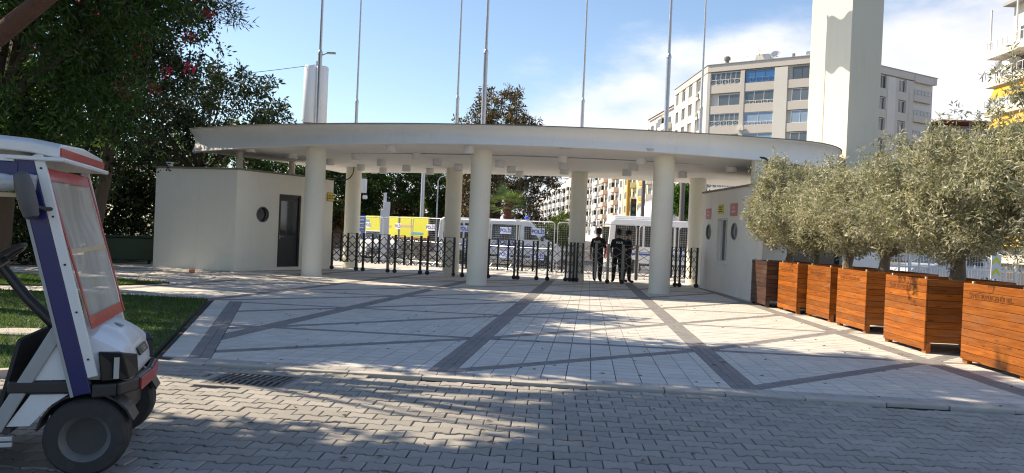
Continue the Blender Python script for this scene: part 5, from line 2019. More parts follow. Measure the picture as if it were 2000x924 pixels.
    for z, rx, ry in prof:
        sec.append([(rx * math.copysign(abs(math.cos(a)) ** .7, math.cos(a)), ry * math.copysign(abs(math.sin(a)) ** .7, math.sin(a)) + .005, z) for a in np.linspace(0, 2 * math.pi, 25)[:-1]])
    sweep_sections(sec[::-1]).build('vest', NAVY, t, smooth=True).scale = (s, s, s)
    MB().lathe([(.172, 0), (.176, .01), (.176, .04), (.172, .05)], 26, (0, 0, .975)).build('belt', BOOT, t, smooth=True).scale = (s, s * .75 * belly, s)
    MB().box((.165, .02, .93), (.045, .07, .17)).build('holster', BOOT, t, bevel=.012).scale = (s, s, s)
    inst('lettering', text_mesh('POLİS', .085, WHITETXT, .002), t, (0, .158 * s, 1.345 * s), (rad(90), 0, rad(180)))
    return t


# shoulders are at (+-.185, .01, 1.405)
person('police officer at the left of the group, black uniform and cap, seen from behind', (2.98, 26.4, 0), rad(158), (((-.25, -.02, 1.12), (-.20, -.16, .92)), ((.25, .03, 1.11), (.26, -.02, .86))), ((-.10, .02), (.11, -.04)), rad(38), 1.80, 1.08)
person('police officer in the middle of the group, feet apart, seen from behind', (3.66, 26.35, 0), rad(186), (((-.26, .04, 1.12), (-.16, -.12, .95)), ((.27, .05, 1.12), (.20, -.10, .94))), ((-.12, .03), (.13, -.03)), rad(8), 1.80, 1.05)
person('police officer at the right of the group, turned sideways with one forearm raised', (4.02, 26.55, 0), rad(98), (((-.22, -.10, 1.16), (-.02, -.30, 1.22)), ((.25, .02, 1.12), (.24, -.13, .90))), ((-.10, -.06), (.10, .10)), rad(0), 1.77, 1.0)
# ------------------------------------------------------------------ buildings
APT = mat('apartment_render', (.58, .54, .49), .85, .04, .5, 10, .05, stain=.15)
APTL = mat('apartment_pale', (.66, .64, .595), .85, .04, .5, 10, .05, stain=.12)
FRW = mat('window_white', (.72, .72, .72), .5, .03, 3, 30, .0)
FRD = mat('window_brown', (.12, .11, .10), .5, .05, 3, 30, .0)
GL = mat('window_glass', (.09, .105, .115), .07, .35, .25, 2, .0, spec=.9, rnd=.35)
GLB = mat('window_glass_blue', (.03, .13, .33), .06, .2, .4, 3, .0, spec=1.0)
CURT = mat('curtain_blue', (.25, .36, .5), .7, .15, 2, 9, .0)
SHUT = mat('shutter_grey', (.28, .27, .25), .7, .1, 2, 30, .0)
RAILW = mat('railing_white', (.70, .70, .70), .5, .03, 3, 30, .0)
ACM = mat('aircon_white', (.68, .67, .63), .5, .05, 3, 30, .0)
TERRA = mat('roof_tile_red', (.42, .13, .07), .8, .2, 2, 12, .4)

_wm = {}


def win_mesh(w, h, frame, split):
    key = (round(w, 2), round(h, 2), frame.name, split)
    if key not in _wm:
        m = MB()
        e = .06
        m.bb(-w / 2, w / 2, -.05, .03, 0, e).bb(-w / 2, w / 2, -.05, .03, h - e, h)
        m.bb(-w / 2, -w / 2 + e, -.05, .03, e, h - e).bb(w / 2 - e, w / 2, -.05, .03, e, h - e)
        for k in range(1, split):
            x = -w / 2 + w * k / split
            m.bb(x - .03, x + .03, -.045, .025, e, h - e)
        p = MB().bb(-w / 2 + e * .9, w / 2 - e * .9, -.012, 0, e * .9, h - e * .9)
        _wm[key] = (m.mesh('window', frame), p)
    return _wm[key]


def window(t, M, x, z, w, h, frame=FRW, split=2, glass=GL, y=0.0):
    """window on a facade whose frame is M (x along, -y outwards, z up)"""
    fm, pb = win_mesh(w, h, frame, split)
    o = inst('window', fm, t)
    o.matrix_local = M @ Matrix.Translation((x, y, z))
    key = ('p', round(w, 2), round(h, 2), glass.name)
    if key not in _wm:
        _wm[key] = pb.mesh('pane', glass)
    inst('pane', _wm[key], o)
    return o


def facade_frame(P, Q):
    """x runs P->Q (left to right for someone in front), -y points at that person"""
    d = Vector((Q[0] - P[0], Q[1] - P[1], 0)).normalized()
    inw = Vector((-d.y, d.x, 0))
    return Matrix(((d.x, inw.x, 0, P[0]), (d.y, inw.y, 0, P[1]), (0, 0, 1, -.17), (0, 0, 0, 1))), math.dist(P, Q)


def on(M, mb, name, m, t, **k):
    o = mb.build(name, m, t, **k)
    o.matrix_local = M
    return o


acm = MB().bb(-.4, .4, -.32, 0, 0, .55).lathe([(.2, 0), (.2, .02)], 16, (-.1, -.32, .28), Matrix.Rotation(rad(90), 3, 'X')).mesh('air_conditioner', ACM)


def aircon(t, M, x, z):
    o = inst('air_conditioner', acm, t)
    o.matrix_local = M @ Matrix.Translation((x, -.05, z))


def railing(t, M, x0, x1, y, z, h=.9, cross=True, m=RAILW):
    r = MB()
    r.bb(x0, x1, y - .03, y + .03, z + h - .06, z + h).bb(x0, x1, y - .02, y + .02, z + .08, z + .12)
    n = max(2, round((x1 - x0) / .85))
    for k in range(n + 1):
        x = x0 + (x1 - x0) * k / n
        r.bb(x - .025, x + .025, y - .025, y + .025, z, z + h - .06)
        if cross and k < n:
            x2 = x0 + (x1 - x0) * (k + 1) / n
            r.beam((x, y, z + .12), (x2, y, z + h - .08), .02, .03, up=(0, 1, 0)).beam((x, y + .03, z + h - .08), (x2, y + .03, z + .12), .02, .03, up=(0, 1, 0))
    on(M, r, 'railing', m, t)


def dish(t, M, x, y, z, r, az):
    d = Vector((math.sin(az), -math.cos(az), .55)).normalized()
    R = d.to_track_quat('Z', 'X').to_matrix()
    o = on(M, MB().lathe([(.01, -.16 * r), (r * .5, -.11 * r), (r, .1 * r), (r * .98, .12 * r), (r * .5, -.07 * r), (.01, -.12 * r)], 20, (x, y, z), R, cap=False), 'satellite_dish', RAILW, t, smooth=True)
    MB().tube([(x, y, z), (x, y, z - r * 1.25)], .05, 6).tube([Vector((x, y, z)), Vector((x, y, z)) + d * r * .9], .03, 5).build('dish_mount', GREYP, o)


# --- main apartment block
ap = thing('apartment_block', 'large beige apartment block with glazed balconies behind the tower', 'building')
HT = 26.05
F1 = [(25.8, 126.7), (26.5, 108.0), (39.6, 98.55), (60.0, 110.3), (52.0, 125.0), (36, 130)]
cx = sum(p[0] for p in F1) / 6; cy = sum(p[1] for p in F1) / 6


def shrink(P, d):
    return [(p[0] + (cx - p[0]) / math.dist(p, (cx, cy)) * d, p[1] + (cy - p[1]) / math.dist(p, (cx, cy)) * d) for p in P]


MB().prism(shrink(F1, .55), -.17, HT - .3).build('wall', APTL, ap)
MB().prism(F1, HT - .95, HT).build('parapet', APT, ap)
MB().prism(shrink(F1, -.12), HT, HT + .09).build('roof_edge', GREYP, ap)
FH = 2.87
NF = 9
Ma, La = facade_frame(F1[1], F1[2])
Mb, Lb = facade_frame(F1[2], F1[3])
Mc, Lc = facade_frame(F1[0], F1[1])
# piers and spandrels stand in front of the wall
for M, piers, spans in ((Ma, [(0, .45), (4.75, 5.3), (9.35, 11.05), (14.0, 14.6)], [(.45, 4.75), (5.3, 9.35), (11.05, 14.0)]),
                        (Mb, [(.1, 1.3), (3.9, 5.3), (8.2, 10.2), (12.4, 14.1), (17.2, 18.2)], [(1.3, 3.9), (5.3, 8.2), (10.2, 12.4), (14.1, 17.2)]),
                        (Mc, [(0, 1.2), (3.0, 5.0), (7.0, 8.8), (11.0, 13.0), (15.4, 18.7)], [(1.2, 3.0), (5.0, 7.0), (8.8, 11.0), (13.0, 15.4)])):
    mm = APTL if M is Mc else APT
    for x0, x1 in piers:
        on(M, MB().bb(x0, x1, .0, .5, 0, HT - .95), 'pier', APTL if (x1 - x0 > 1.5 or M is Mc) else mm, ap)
    for k in range(NF):
        zb = HT - .95 - (k + 1) * FH
        for x0, x1 in spans:
            on(M, MB().bb(x0 + .001, x1 - .001, .06, .5, max(zb, 0), zb + 1.12), 'spandrel', mm, ap)
            w = x1 - x0
            z = zb + 1.125
            h = FH - 1.13
            bay = spans.index((x0, x1))
            xm = (x0 + x1) / 2
            if M is Ma:
                if bay == 0:
                    if k == 1:
                        window(ap, M, xm + .55, z - .55, w - 1.2, h + .35, FRW, 2, GL, .3)
                    else:
                        window(ap, M, xm, z, w - .04, h - .02, FRW, 6, GL, .2)
                        railing(ap, M, x0 + .05, x1 - .05, .1, z, .75)
                elif bay == 1:
                    window(ap, M, xm, z, w - .04, h - .02, FRD if k == 0 else FRW, 3 if k < 2 else 2, GLB if k == 0 else (GL if k == 1 else CURT), .2)
                    railing(ap, M, x0 + .05, x1 - .05, .1, z - .25 if k else z, .7, m=RAILW if k else mat('railing_blue', (.1, .25, .5)))
                    if k in (2, 5):
                        aircon(ap, M, x0 - .2, z - .75)
                else:
                    window(ap, M, xm + .3, z, w - .62, h - .1, FRW if k else FRD, 2, GL if k != 2 else CURT, .2)
            elif M is Mb:
                if bay < 3:
                    window(ap, M, xm, z, 1.45, h - .1, FRD if k == 0 else FRW, 2, GL, .3)
                    for xx, ww in ((x0 + (w - 1.45) / 4, (w - 1.45) / 2), (x1 - (w - 1.45) / 4, (w - 1.45) / 2)):
                        on(M, MB().bb(xx - ww / 2, xx + ww / 2, .03, .45, z - .004, z + h + .002), 'wall_panel', mm, ap)
                    if bay != 2:
                        aircon(ap, M, xm + .2, z - .62)
                else:
                    window(ap, M, xm, z, 1.7, h - .1, FRW, 2, GL, .3)
                    for xx, ww in ((x0 + (w - 1.7) / 4, (w - 1.7) / 2), (x1 - (w - 1.7) / 4, (w - 1.7) / 2)):
                        on(M, MB().bb(xx - ww / 2, xx + ww / 2, .03, .45, z - .004, z + h + .002), 'wall_panel', mm, ap)
            else:
                window(ap, M, xm, z, min(w, 1.7), h - .05, FRW, 2, GL if (k + bay) % 4 else SHUT, .25)
                if bay == 3:
                    aircon(ap, M, xm - .1, z - .7)
# end balconies on the right
for k in range(NF):
    zb = HT - .95 - (k + 1) * FH
    if zb < 1:
        break
    on(Mb, MB().bb(18.25, 22.4, -.05, 3.6, zb + .9, zb + 1.12).bb(18.25, 22.4, -.05, .08, zb + .2, zb + .9).bb(22.3, 22.4, .08, 3.6, zb + .2, zb + .9), 'balcony', APT, ap)
    railing(ap, Mb, 18.3, 22.35, 0, zb + 1.12, .7, False, GREYP)
on(Mb, MB().bb(18.25, 22.5, -.1, 3.8, HT - .95, HT), 'balcony_roof', APT, ap)
# roof clutter
on(Ma, MB().bb(6.0, 8.0, 2.0, 3.6, HT, HT + 1.5), 'roof_hut', APTL, ap)
for x, y, z, r, az in ((5.4, 1.5, HT + 1.0, .62, -.6), (6.7, 1.6, HT + 1.9, .55, -.2), (8.9, 1.8, HT + 1.1, .75, .5), (14.0, 1.4, HT + 1.1, .6, -.9), (13.2, 2.0, HT + .9, .5, .4)):
    dish(ap, Ma, x, y, z, r, az)
on(Ma, MB().lathe([(.28, 0), (.28, .9), (.45, .95), (.45, 1.3), (.2, 1.5)], 12, (2.3, 1.2, HT)), 'chimney', COPING, ap)
on(Ma, MB().bb(11.2, 11.5, 1.2, 1.5, HT, HT + 1.0), 'chimney', COPING, ap)
on(Mb, MB().tube([(4.6, -.08, 2), (4.6, -.08, HT - 1.5)], .07, 8), 'drain_pipe', GREYP, ap)

# --- row of houses along the side street
row_d = Vector((-13.8, 193, 0)).normalized()
P0 = Vector((27.4, 130.0, 0))
ROWB = [(0, 20, 24.2, (.74, .70, .63), 'white street house with a red tiled roof showing above the canopy', True), (20.6, 21, 22.5, (.70, .64, .40), 'yellowish street house with enclosed bay windows behind the dome', False), (42.2, 26, 23.5, (.72, .66, .60), 'white street house with pink balcony fronts right of the rear column', False),
        (69, 30, 22.0, (.74, .72, .70), 'white street house seen left of the rear column', False), (100, 34, 20.5, (.70, .66, .60), 'narrow looking pale street house with stacked balconies further down the street', False), (135, 44, 19.5, (.72, .72, .72), 'far white street house beyond the balcony house', False), (180, 60, 17.5, (.70, .69, .68), 'farthest pale street house next to the dark tree', False)]
balm = None
for bi, (s0, ln, h, col, lab, red) in enumerate(ROWB):
    A = P0 + row_d * s0
    B = P0 + row_d * (s0 + ln)
    nrm = Vector((row_d.y, -row_d.x, 0))
    t = thing('street_house', lab, 'building', group='houses along the side street')
    C = B + nrm * 16; D = A + nrm * 16
    wm = mat('house_wall_%d' % bi, col, .85, .05, .4, 8, .05, stain=.15)
    MB().prism([(A.x, A.y), (D.x, D.y), (C.x, C.y), (B.x, B.y)], -.17, h).build('wall', wm, t)
    MB().prism([(A.x - .3, A.y - .3), (D.x, D.y - .3), (C.x, C.y + .3), (B.x - .3, B.y + .3)], h, h + .3).build('cornice', wm, t)
    if red:
        mA, mB = (A + D) / 2, (B + C) / 2
        MB().add([(A.x - .5, A.y - .5, h + .3), (D.x + .5, D.y - .5, h + .3), (C.x + .5, C.y + .5, h + .3), (B.x - .5, B.y + .5, h + .3), (mA.x, mA.y, h + 3.0), (mB.x, mB.y, h + 3.0)],
                 [(0, 1, 4), (1, 2, 5, 4), (2, 3, 5), (3, 0, 4, 5)]).build('roof', TERRA, t)
    # facade towards the street (west) and the gable towards the camera (south)
    M, L = facade_frame((B.x, B.y), (A.x, A.y))
    M2_, L2_ = facade_frame((A.x, A.y), (D.x, D.y))
    nf = int(h // 3)
    pink = mat('balcony_pink', (.66, .47, .38), .8, .05, 1, 9, 0)
    for k in range(1, nf):
        z = k * 3.0 + .9
        nb = max(3, round(L / 4.2))
        for b in range(nb):
            x = L * (b + .5) / nb
            kind = (b + bi) % 3
            if kind == 0:
                bw = L / nb * .82
                o = on(M, MB().bb(x - bw / 2, x + bw / 2, -1.15, 0, z - .95, z - .75).bb(x - bw / 2, x + bw / 2, -1.15, -1.05, z - .75, z + .15).bb(x - bw / 2, x - bw / 2 + .1, -1.05, 0, z - .75, z + .15).bb(x + bw / 2 - .1, x + bw / 2, -1.05, 0, z - .75, z + .15), 'balcony', pink if bi == 2 else wm, t)
                window(t, M, x, z - .75, bw * .62, 2.05, FRD, 2, GL, -.04)
            elif kind == 1:
                window(t, M, x, z, 1.5, 1.45, FRW if bi % 2 else FRD, 2, GL, -.04)
            else:
                bw = L / nb * .62
                on(M, MB().bb(x - bw / 2, x + bw / 2, -.8, 0, z - .9, z - .1).bb(x - bw / 2, x + bw / 2, -.8, 0, z + 1.5, z + 1.75).bb(x - bw / 2, x - bw / 2 + .02, -.8, 0, z - .1, z + 1.5), 'bay', wm if bi != 1 or b % 2 else mat('awning_orange', (.62, .30, .03), .8), t)
                window(t, M, x, z - .1, bw - .04, 1.6, FRW, 4, GL, -.72)
        if bi < 5:
            for b in range(3):
                x = L2_ * (b + .5) / 3
                window(t, M2_, x, z, 1.4, 1.45, FRW, 2, GL, -.04)

# --- building at the right picture edge
rb = thing('balcony_building', 'cream building with orange awnings on its balconies at the right edge', 'building')
CB = mat('cream_building', (.66, .62, .54), .85, .04, .6, 10, .05, stain=.1)
AWN = mat('awning_amber', (.66, .36, .03), .75, .06, 2, 20, .0)
MB().bb(51.2, 66, 62, 80.0, -.17, 27.2).build('wall', CB, rb)
MB().bb(50.2, 66.4, 61.5, 80.4, 27.2, 27.5).build('roof', mat('roof_grey', (.35, .35, .36), .6), rb)
Mr, Lr = facade_frame((51.2, 80.0), (51.2, 62.0))
for k in range(8):
    z = 22.9 - 3.05 * k
    if z < 1:
        break
    o = on(Mr, MB().bb(-1.4, Lr, -1.9, 0, z - .9, z - .12), 'balcony', CB, rb)
    railing(rb, Mr, -1.35, Lr - .1, -1.85, z - .12, 1.0, False)
    for j in range(3):
        window(rb, Mr, 2.5 + j * 5.5, z, 2.6, 2.1, FRW, 2, GL, -.04)
    if k >= 2:
        for j in range(3):
            x0 = -.3 + j * 6.2
            on(Mr, MB().add([(x0, -1.5, z + 2.05), (x0 + 5.6, -1.5, z + 2.05), (x0 + 5.6, -2.0, z + .75), (x0, -2.0, z + .75), (x0, -1.46, z + 2.05), (x0 + 5.6, -1.46, z + 2.05), (x0 + 5.6, -1.96, z + .75), (x0, -1.96, z + .75)], [(0, 1, 2, 3), (7, 6, 5, 4), (0, 4, 5, 1), (1, 5, 6, 2), (2, 6, 7, 3), (3, 7, 4, 0)]), 'awning', AWN, rb)
    if k == 1:
        o_ = inst('air_conditioner', acm, rb); o_.matrix_local = Mr @ Matrix.Translation((.9, -.05, z + 1.1)) @ Matrix.Diagonal((1.5, 1.5, 1.5, 1))
        dish(rb, Mr, -1.8, -1.9, z + .6, .55, -.5); dish(rb, Mr, .4, -1.7, z + 1.0, .8, -.8); dish(rb, Mr, 1.4, -1.8, z + .8, .75, .3)
for x0 in (-1.2, 3.0, 8.0, 13.0):
    on(Mr, MB().bb(x0, x0 + .14, -1.7, -1.56, 22.8, 27.2), 'post', RAILW, rb)

tb = thing('terrace_building', 'low building with a rust red terrace roof between the apartment block and the olives', 'building')
MB().bb(61.2, 72, 112, 122, -.17, 17.0).build('wall', mat('terrace_wall', (.58, .52, .46), .85, .05, .6), tb)
MB().bb(61.4, 72, 112.3, 120, 17.0, 19.8).build('penthouse_wall', mat('penthouse_wall', (.42, .36, .32), .85), tb)
Mt, Lt = facade_frame((61.2, 112), (72, 112))
for x in (1.4, 4.2, 7.0, 9.6):
    window(tb, Mt, x, 17.4, 2.0, 2.1, FRW, 2, GL, .25)
    for k in range(4):
        window(tb, Mt, x, 13.6 - 3 * k, 1.7, 1.7, FRW, 2, SHUT if k % 2 else GL, -.04)
on(Mt, MB().bb(-.6, 11, -2.4, 8, 20.1, 20.35), 'terrace_roof', mat('rust_roof', (.30, .09, .05), .8, .2), tb)
for x in (-.4, 3.4, 7.2, 10.8):
    on(Mt, MB().bb(x, x + .15, -2.2, -2.05, 17.2, 20.1), 'post', GREYP, tb)
on(Mt, MB().bb(-.6, 11, -2.4, 0, 16.9, 17.17), 'terrace_slab', mat('terrace_wall', (.58, .52, .46)), tb)
railing(tb, Mt, -.5, 10.9, -2.3, 17.17, .95, False)

# ------------------------------------------------------------------ trees and things beyond the gate
CD = [leaf_mat('cedar_a', (.095, .090, .045), (.12, .1, .04), .15), leaf_mat('cedar_b', (.26, .16, .07), (.3, .17, .06), .15), leaf_mat('cedar_c', (.036, .045, .026), (.05, .06, .02), .1)]
tree('brown_tipped_tree', 'big conifer with brown cone laden top rising behind the canopy', (-1.2, 51, -.17), (-1.0, 51, 6.0), .38,
     [((-1.1, 51, 8.9), (2.3, 2.3, 2.4)), ((-2.4, 51, 7.8), (1.7, 1.7, 1.6)), ((.4, 51, 7.6), (1.7, 1.7, 1.7)), ((-1.0, 51, 5.2), (3.0, 2.6, 2.0)), ((1.6, 51.5, 5.0), (1.6, 1.5, 1.6)), ((-.2, 51, 2.6), (2.4, 2.2, 1.6)), ((1.9, 51, 7.9), (.9, .8, .5)), ((-3.0, 51, 3.6), (1.2, 1.6, 1.8))],
     640, 40, .26, .08, CD, cr=(.28, .5), inner=.4, weights=[.36, .34, .30])
GT = [leaf_mat('street_leaf_a', (.040, .078, .018)), leaf_mat('street_leaf_b', (.075, .125, .028)), leaf_mat('street_leaf_c', (.028, .05, .015))]
for k, (x, y, zc, w, h, lab) in enumerate([(-13.2, 62, 5.0, 3.0, 2.8, 'green street tree at the left, behind the white road sign'), (-9.6, 60, 5.6, 3.0, 3.2, 'largest green street tree above the yellow board'), (-5.8, 63, 5.2, 2.8, 2.9, 'green street tree left of the rear column'), (-17.0, 60, 5.2, 3.4, 3.0, 'green street tree seen through the gap above the cream gatehouse'), (-22.5, 58, 6, 4, 3.6, 'green street tree hidden mostly by the thicket')]):
    tree('street_tree', lab, (x, y, -.17), (x, y, 2.6), .16, [((x, y, zc), (w, w * .9, h)), ((x - w * .5, y, zc + .6), (w * .6, w * .6, h * .6)), ((x + w * .5, y, zc - .5), (w * .6, w * .6, h * .7))], 260, 34, .26, .13, GT, cr=(.35, .65), inner=.4, group='street trees beyond the gate')
YG = [leaf_mat('lemon_leaf_a', (.11, .15, .025)), leaf_mat('lemon_leaf_b', (.16, .19, .04)), leaf_mat('lemon_leaf_c', (.06, .1, .02))]
tree('round_bush', 'yellow green bush in the street between the van and the rear column', (2.5, 46, -.15), (2.5, 46, .9), .06, [((2.4, 46, 1.5), (.95, .9, .9)), ((3.1, 46.4, 2.0), (.8, .8, 1.0))], 150, 40, .14, .07, YG, cr=(.18, .34), cat='bush')
tree('clipped_tree', 'round clipped bright green tree between the right column and the white gatehouse', (13.8, 60, -.15), (13.8, 60, 3.2), .12, [((13.8, 60, 4.4), (1.75, 1.6, 1.45)), ((13.2, 60, 4.9), (1.1, 1.1, .9))], 300, 46, .16, .09, [leaf_mat('box_leaf_a', (.05, .12, .015)), leaf_mat('box_leaf_b', (.085, .18, .02)), leaf_mat('box_leaf_c', (.03, .08, .012))], cr=(.22, .38), inner=.5)
# wall of reddish stone and shrubs behind the street trees
tag(MB().bb(-26, -4.2, 66.6, 67.0, -.17, 2.9).build('garden_wall', mat('pink_stone', (.45, .27, .19), .85, .3, 1.5, 9, .3, stain=.4, stain_col=(.2, .14, .07))), 'low reddish stone wall behind the street trees', 'wall')
AU = [leaf_mat('autumn_leaf_a', (.16, .085, .03)), leaf_mat('autumn_leaf_b', (.09, .08, .025)), leaf_mat('autumn_leaf_c', (.05, .065, .02))]
for k, (x, lab) in enumerate(((-17.5, 'rusty shrub by the stone wall at the left'), (-13.8, 'rusty shrub by the stone wall behind the blue road sign'), (-10.3, 'rusty shrub by the stone wall behind the white sign'), (-7.0, 'rusty shrub by the stone wall behind the thick pole'), (-3.9, 'rusty shrub at the end of the stone wall'))):
    tree('autumn_shrub', lab, (x, 65.2, -.17), (x, 65.2, 1.0), .08, [((x, 65.2, 2.6), (2.3, 1.0, 1.9)), ((x + 1.0, 65.2, 3.4), (1.4, .9, 1.2))], 170, 30, .24, .12, AU, cr=(.3, .55), inner=.4, nlimb=6, cat='shrub', group='rusty shrubs along the stone wall')
# palm
pt = thing('palm_tree', 'short palm with a reddish trunk in front of the big conifer', 'palm', (-.32, 45.5, -.15))
prf = []
for k in range(16):
    z = k * .21
    prf += [(.26 - .003 * k, z), (.30 - .003 * k, z + .12)]
MB().lathe(prf, 14).build('trunk', mat('palm_bark', (.20, .085, .05), .9, .3, 6, 40, .5), pt, smooth=False)
V = []
for k in range(34):
    az = k * 2.4 + random.uniform(-.2, .2)
    el = random.uniform(-.35, 1.25)
    st = random.uniform(.55, .8)
    c = Vector((st * math.cos(el) * math.cos(az), st * math.cos(el) * math.sin(az), 3.35 + st * math.sin(el)))
    d = Vector((math.cos(el) * math.cos(az), math.cos(el) * math.sin(az), math.sin(el)))
    sd2 = d.cross(Vector((0, 0, 1))).normalized()
    up2 = sd2.cross(d)
    for j in range(17):
        a = (j - 8) / 8 * 1.45
        q = (d * math.cos(a) + sd2 * math.sin(a)) + up2 * .1 * math.cos(a)
        tip = c + q * random.uniform(.75, .95) - Vector((0, 0, .22 * abs(math.sin(a)) + .08))
        wd = q.cross(up2).normalized() * .022
        m_ = c.lerp(tip, .5)
        V += [c, m_ + wd, tip, m_ - wd]
o = raw_mesh('fronds', np.array([tuple(v) for v in V]), 4, [leaf_mat('palm_leaf_a', (.16, .21, .10)), leaf_mat('palm_leaf_b', (.10, .14, .06))], rng.integers(0, 2, len(V) // 4), pt)


def pole(name, label, cat, x, y, h, r0, r1, m=STEEL, z=-.16):
    t = thing(name, label, cat, (x, y, z))
    MB().lathe([(r0 * 1.5, 0), (r0 * 1.5, .25), (r0, .3), (r1, h)], 12).build('shaft', m, t, smooth=True)
    return t


t = pole('camera_mast', 'grey mast with a white camera box beside the left rear column', 'mast', -7.84, 38.0, 4.6, .11, .09, GREYP)
MB().bb(.12, .55, -.2, .1, 3.35, 4.05).build('camera_box', WPAINT, t, bevel=.02)
MB().lathe([(.10, 0), (.13, .1), (.10, .2)], 14, (.5, -.05, 3.05)).build('camera_dome', WPAINT, t, smooth=True)
MB().tube([(0, 0, 4.3), (.5, 0, 4.5), (.95, 0, 4.45)], .03, 6).box((.9, 0, 4.38), (.3, .12, .12)).build('arm', GREYP, t)
t = pole('traffic_sign', 'blue road sign on a short post beside the left rear column', 'sign', -8.05, 40.6, 2.2, .035, .035, GREYP)
MB().bb(-.3, .3, -.06, -.03, 1.1, 2.3).build('plate', BLUE, t, bevel=.01)
for z in (1.62, 1.82, 2.02):
    MB().bb(-.2, .2, -.064, -.061, z, z + .05).build('white_line', WHITETXT, t)
MB().lathe([(.08, 0), (.08, .003)], 16, (0, -.064, 1.36), Matrix.Rotation(rad(90), 3, 'X')).build('white_disc', WHITETXT, t)
t = pole('information_sign', 'white stepped information sign standing above the yellow board', 'sign', -6.6, 39.2, 2.0, .09, .09, SIGNW)
MB().bb(-.14, .30, -.08, .08, .3, 2.6).build('panel', SIGNW, t, bevel=.01)
MB().bb(-.02, .32, -.10, .06, 2.6, 3.0).build('panel', SIGNW, t, bevel=.01)
MB().bb(-.02, .12, -.05, .05, 3.0, 3.45).build('panel', SIGNW, t, bevel=.01)
t = pole('lamp_post', 'thick steel pole above the right part of the yellow board', 'pole', -5.4, 45.6, 7.5, .13, .11)
t = pole('street_lamp', 'thin curved street lamp beside the thick pole above the yellow board', 'street lamp', -5.75, 58.0, 5.3, .06, .05)
MB().tube([(0, 0, 5.3), (.15, 0, 5.6), (.9, 0, 5.9), (1.4, 0, 5.95)], .04, 6).box((1.6, 0, 5.93), (.5, .18, .08)).build('lamp_arm', STEEL, t)
cable('overhead_wire', 'thin slack wire between the thick pole and the curved street lamp', [(-5.37, 45.0, 5.2), (-5.3, 50, 3.9), (-5.6, 57.9, 4.0)], .015, STEEL)
t = pole('street_lamp', 'thin street lamp right of the big conifer', 'street lamp', 2.1, 80.0, 7.0, .09, .06)
MB().tube([(0, 0, 6.9), (1.5, 0, 7.5), (4.0, 0, 7.9)], .04, 6).box((4.3, 0, 7.9), (.7, .25, .1)).build('lamp_arm', STEEL, t)
pole('lamp_post', 'slim dark street pole at the edge of the big conifer', 'pole', 1.55, 70, 6.5, .06, .05, GREYP)
pole('utility_pole', 'grey utility pole left of the right front column', 'pole', 8.75, 52.0, 8.5, .15, .12, mat('pole_brown', (.20, .17, .15), .6))
pole('utility_pole', 'grey utility pole right of the right front column beside the clipped tree', 'pole', 11.4, 52.0, 9.0, .19, .15, mat('pole_brown', (.20, .17, .15)))
pole('yellow_pole', 'amber painted pole in the side street above the officers', 'pole', 13.4, 90.0, 11.0, .24, .22, mat('amber_paint', (.70, .36, .04), .6))
t = pole('traffic_light', 'black traffic light beside the silver dome', 'traffic light', 8.75, 56.0, 3.2, .06, .06, GREYP)
MB().bb(-.2, .2, -.15, .1, 3.0, 4.5).build('housing', BLACKP, t, bevel=.03)
for k, cc in enumerate(((.30, .02, .02), (.25, .16, .02), (.02, .2, .08))):
    MB().lathe([(.13, 0), (.13, .04)], 16, (0, -.15, 4.25 - .48 * k), Matrix.Rotation(rad(90), 3, 'X')).build('lens', mat('lens_%d' % k, cc, .3, bump=0), t)
dm = thing('silver_dome', 'big silver dome rising behind the white minibus', 'dome', (13.2, 70, -.15))
MB().lathe([(2.5, 0), (2.5, 2.3), (2.35, 2.35)], 40).build('drum_wall', mat('dome_base', (.5, .5, .5), .7), dm, smooth=True)
prf = [(2.32 * math.cos(a), 2.35 + 3.0 * math.sin(a)) for a in np.linspace(0, rad(89), 16)]
MB().lathe(prf, 48).build('dome_shell', mat('dome_metal', (.60, .60, .61), .38, .05, 1, 20, .0, metal=.75), dm, smooth=True)

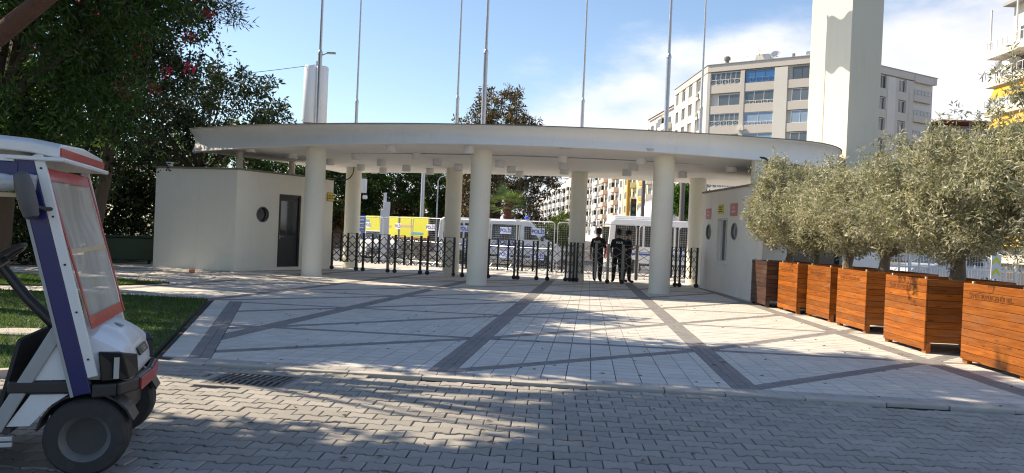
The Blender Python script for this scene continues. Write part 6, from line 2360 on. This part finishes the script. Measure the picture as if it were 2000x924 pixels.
# white fence and turnstiles behind the planters
WF = mat('fence_white', (.72, .73, .75), .45, .04, 5, 40, .02)
for k in range(4):
    a = (10.6 + k * 3.05, 23.4 - .25 * k)
    t = thing('white_fence', ('white fence section touching the white gatehouse', 'white fence section behind the thick olive trunk', 'white fence section between the two nearest planters', 'white fence section at the right edge of the picture')[k], 'fence', (*a, 0), rad(-4.7), 'white fence behind the planters')
    pk = MB().bb(0, .07, -.035, .035, 0, 1.25).mesh('post', WF)
    for j in range(11):
        inst('post' if j % 5 == 0 else 'picket', pk, t, (j * .29, 0, 0), (0, 0, 0), (1, 1, 1) if j % 5 == 0 else (.6, .6, .93))
    for z in (.22, 1.0):
        MB().bb(.0, 2.98, -.05, -.036, z, z + .06).build('rail', WF, t)
    for j in range(5):
        MB().beam((j * .58 + .05, .045, .3), (j * .58 + .55, .045, .98), .012, .035, up=(0, 1, 0)).build('brace', WF, t)
t = thing('chevron_board', 'small yellow chevron board on the white fence near the picture edge', 'sign', (14.45, 22.9, 0), rad(-4.7))
MB().bb(-.14, .14, -.03, 0, .78, 1.5).build('plate', SIGNW, t)
for z in (.85, 1.18):
    MB().add([(-.11, -.034, z), (0, -.034, z + .14), (.11, -.034, z), (.11, -.034, z + .12), (0, -.034, z + .27), (-.11, -.034, z + .12)], [(0, 1, 4, 5), (1, 2, 3, 4)]).build('chevron', mat('chevron_yellow', (.70, .72, .05), .5), t)
MB().bb(-.03, .03, 0, .05, 0, 1.5).build('post', GREYP, t)
for k in range(4):
    A = Vector((11.5 + 2.9 * k, 28.0 - .2 * k, -.012))
    t = thing('crowd_barrier', ('mesh barrier beyond the white fence next to the gatehouse', 'mesh barrier beyond the fence, second from the gatehouse', 'mesh barrier beyond the fence, third from the gatehouse', 'mesh barrier beyond the fence at the right edge')[k], 'barrier', A, rad(-4), 'barriers beyond the white fence')
    MB().tube([(.03, 0, .03), (.03, 0, 2.0), (2.8, 0, 2.0), (2.8, 0, .03)], .02, 8).tube([(.03, 0, 1.0), (2.8, 0, 1.0)], .016, 6).build('frame', BARM, t, smooth=True)
    w = MB()
    for j in range(27):
        w.tube([(.1 + j * .1, .01, .05), (.1 + j * .1, .01, 1.98)], .005, 3, cap=False)
    for j in range(13):
        w.tube([(.05, 0, .15 + j * .15), (2.8, 0, .15 + j * .15)], .005, 3, cap=False)
    w.build('wire_mesh', BARM, t)
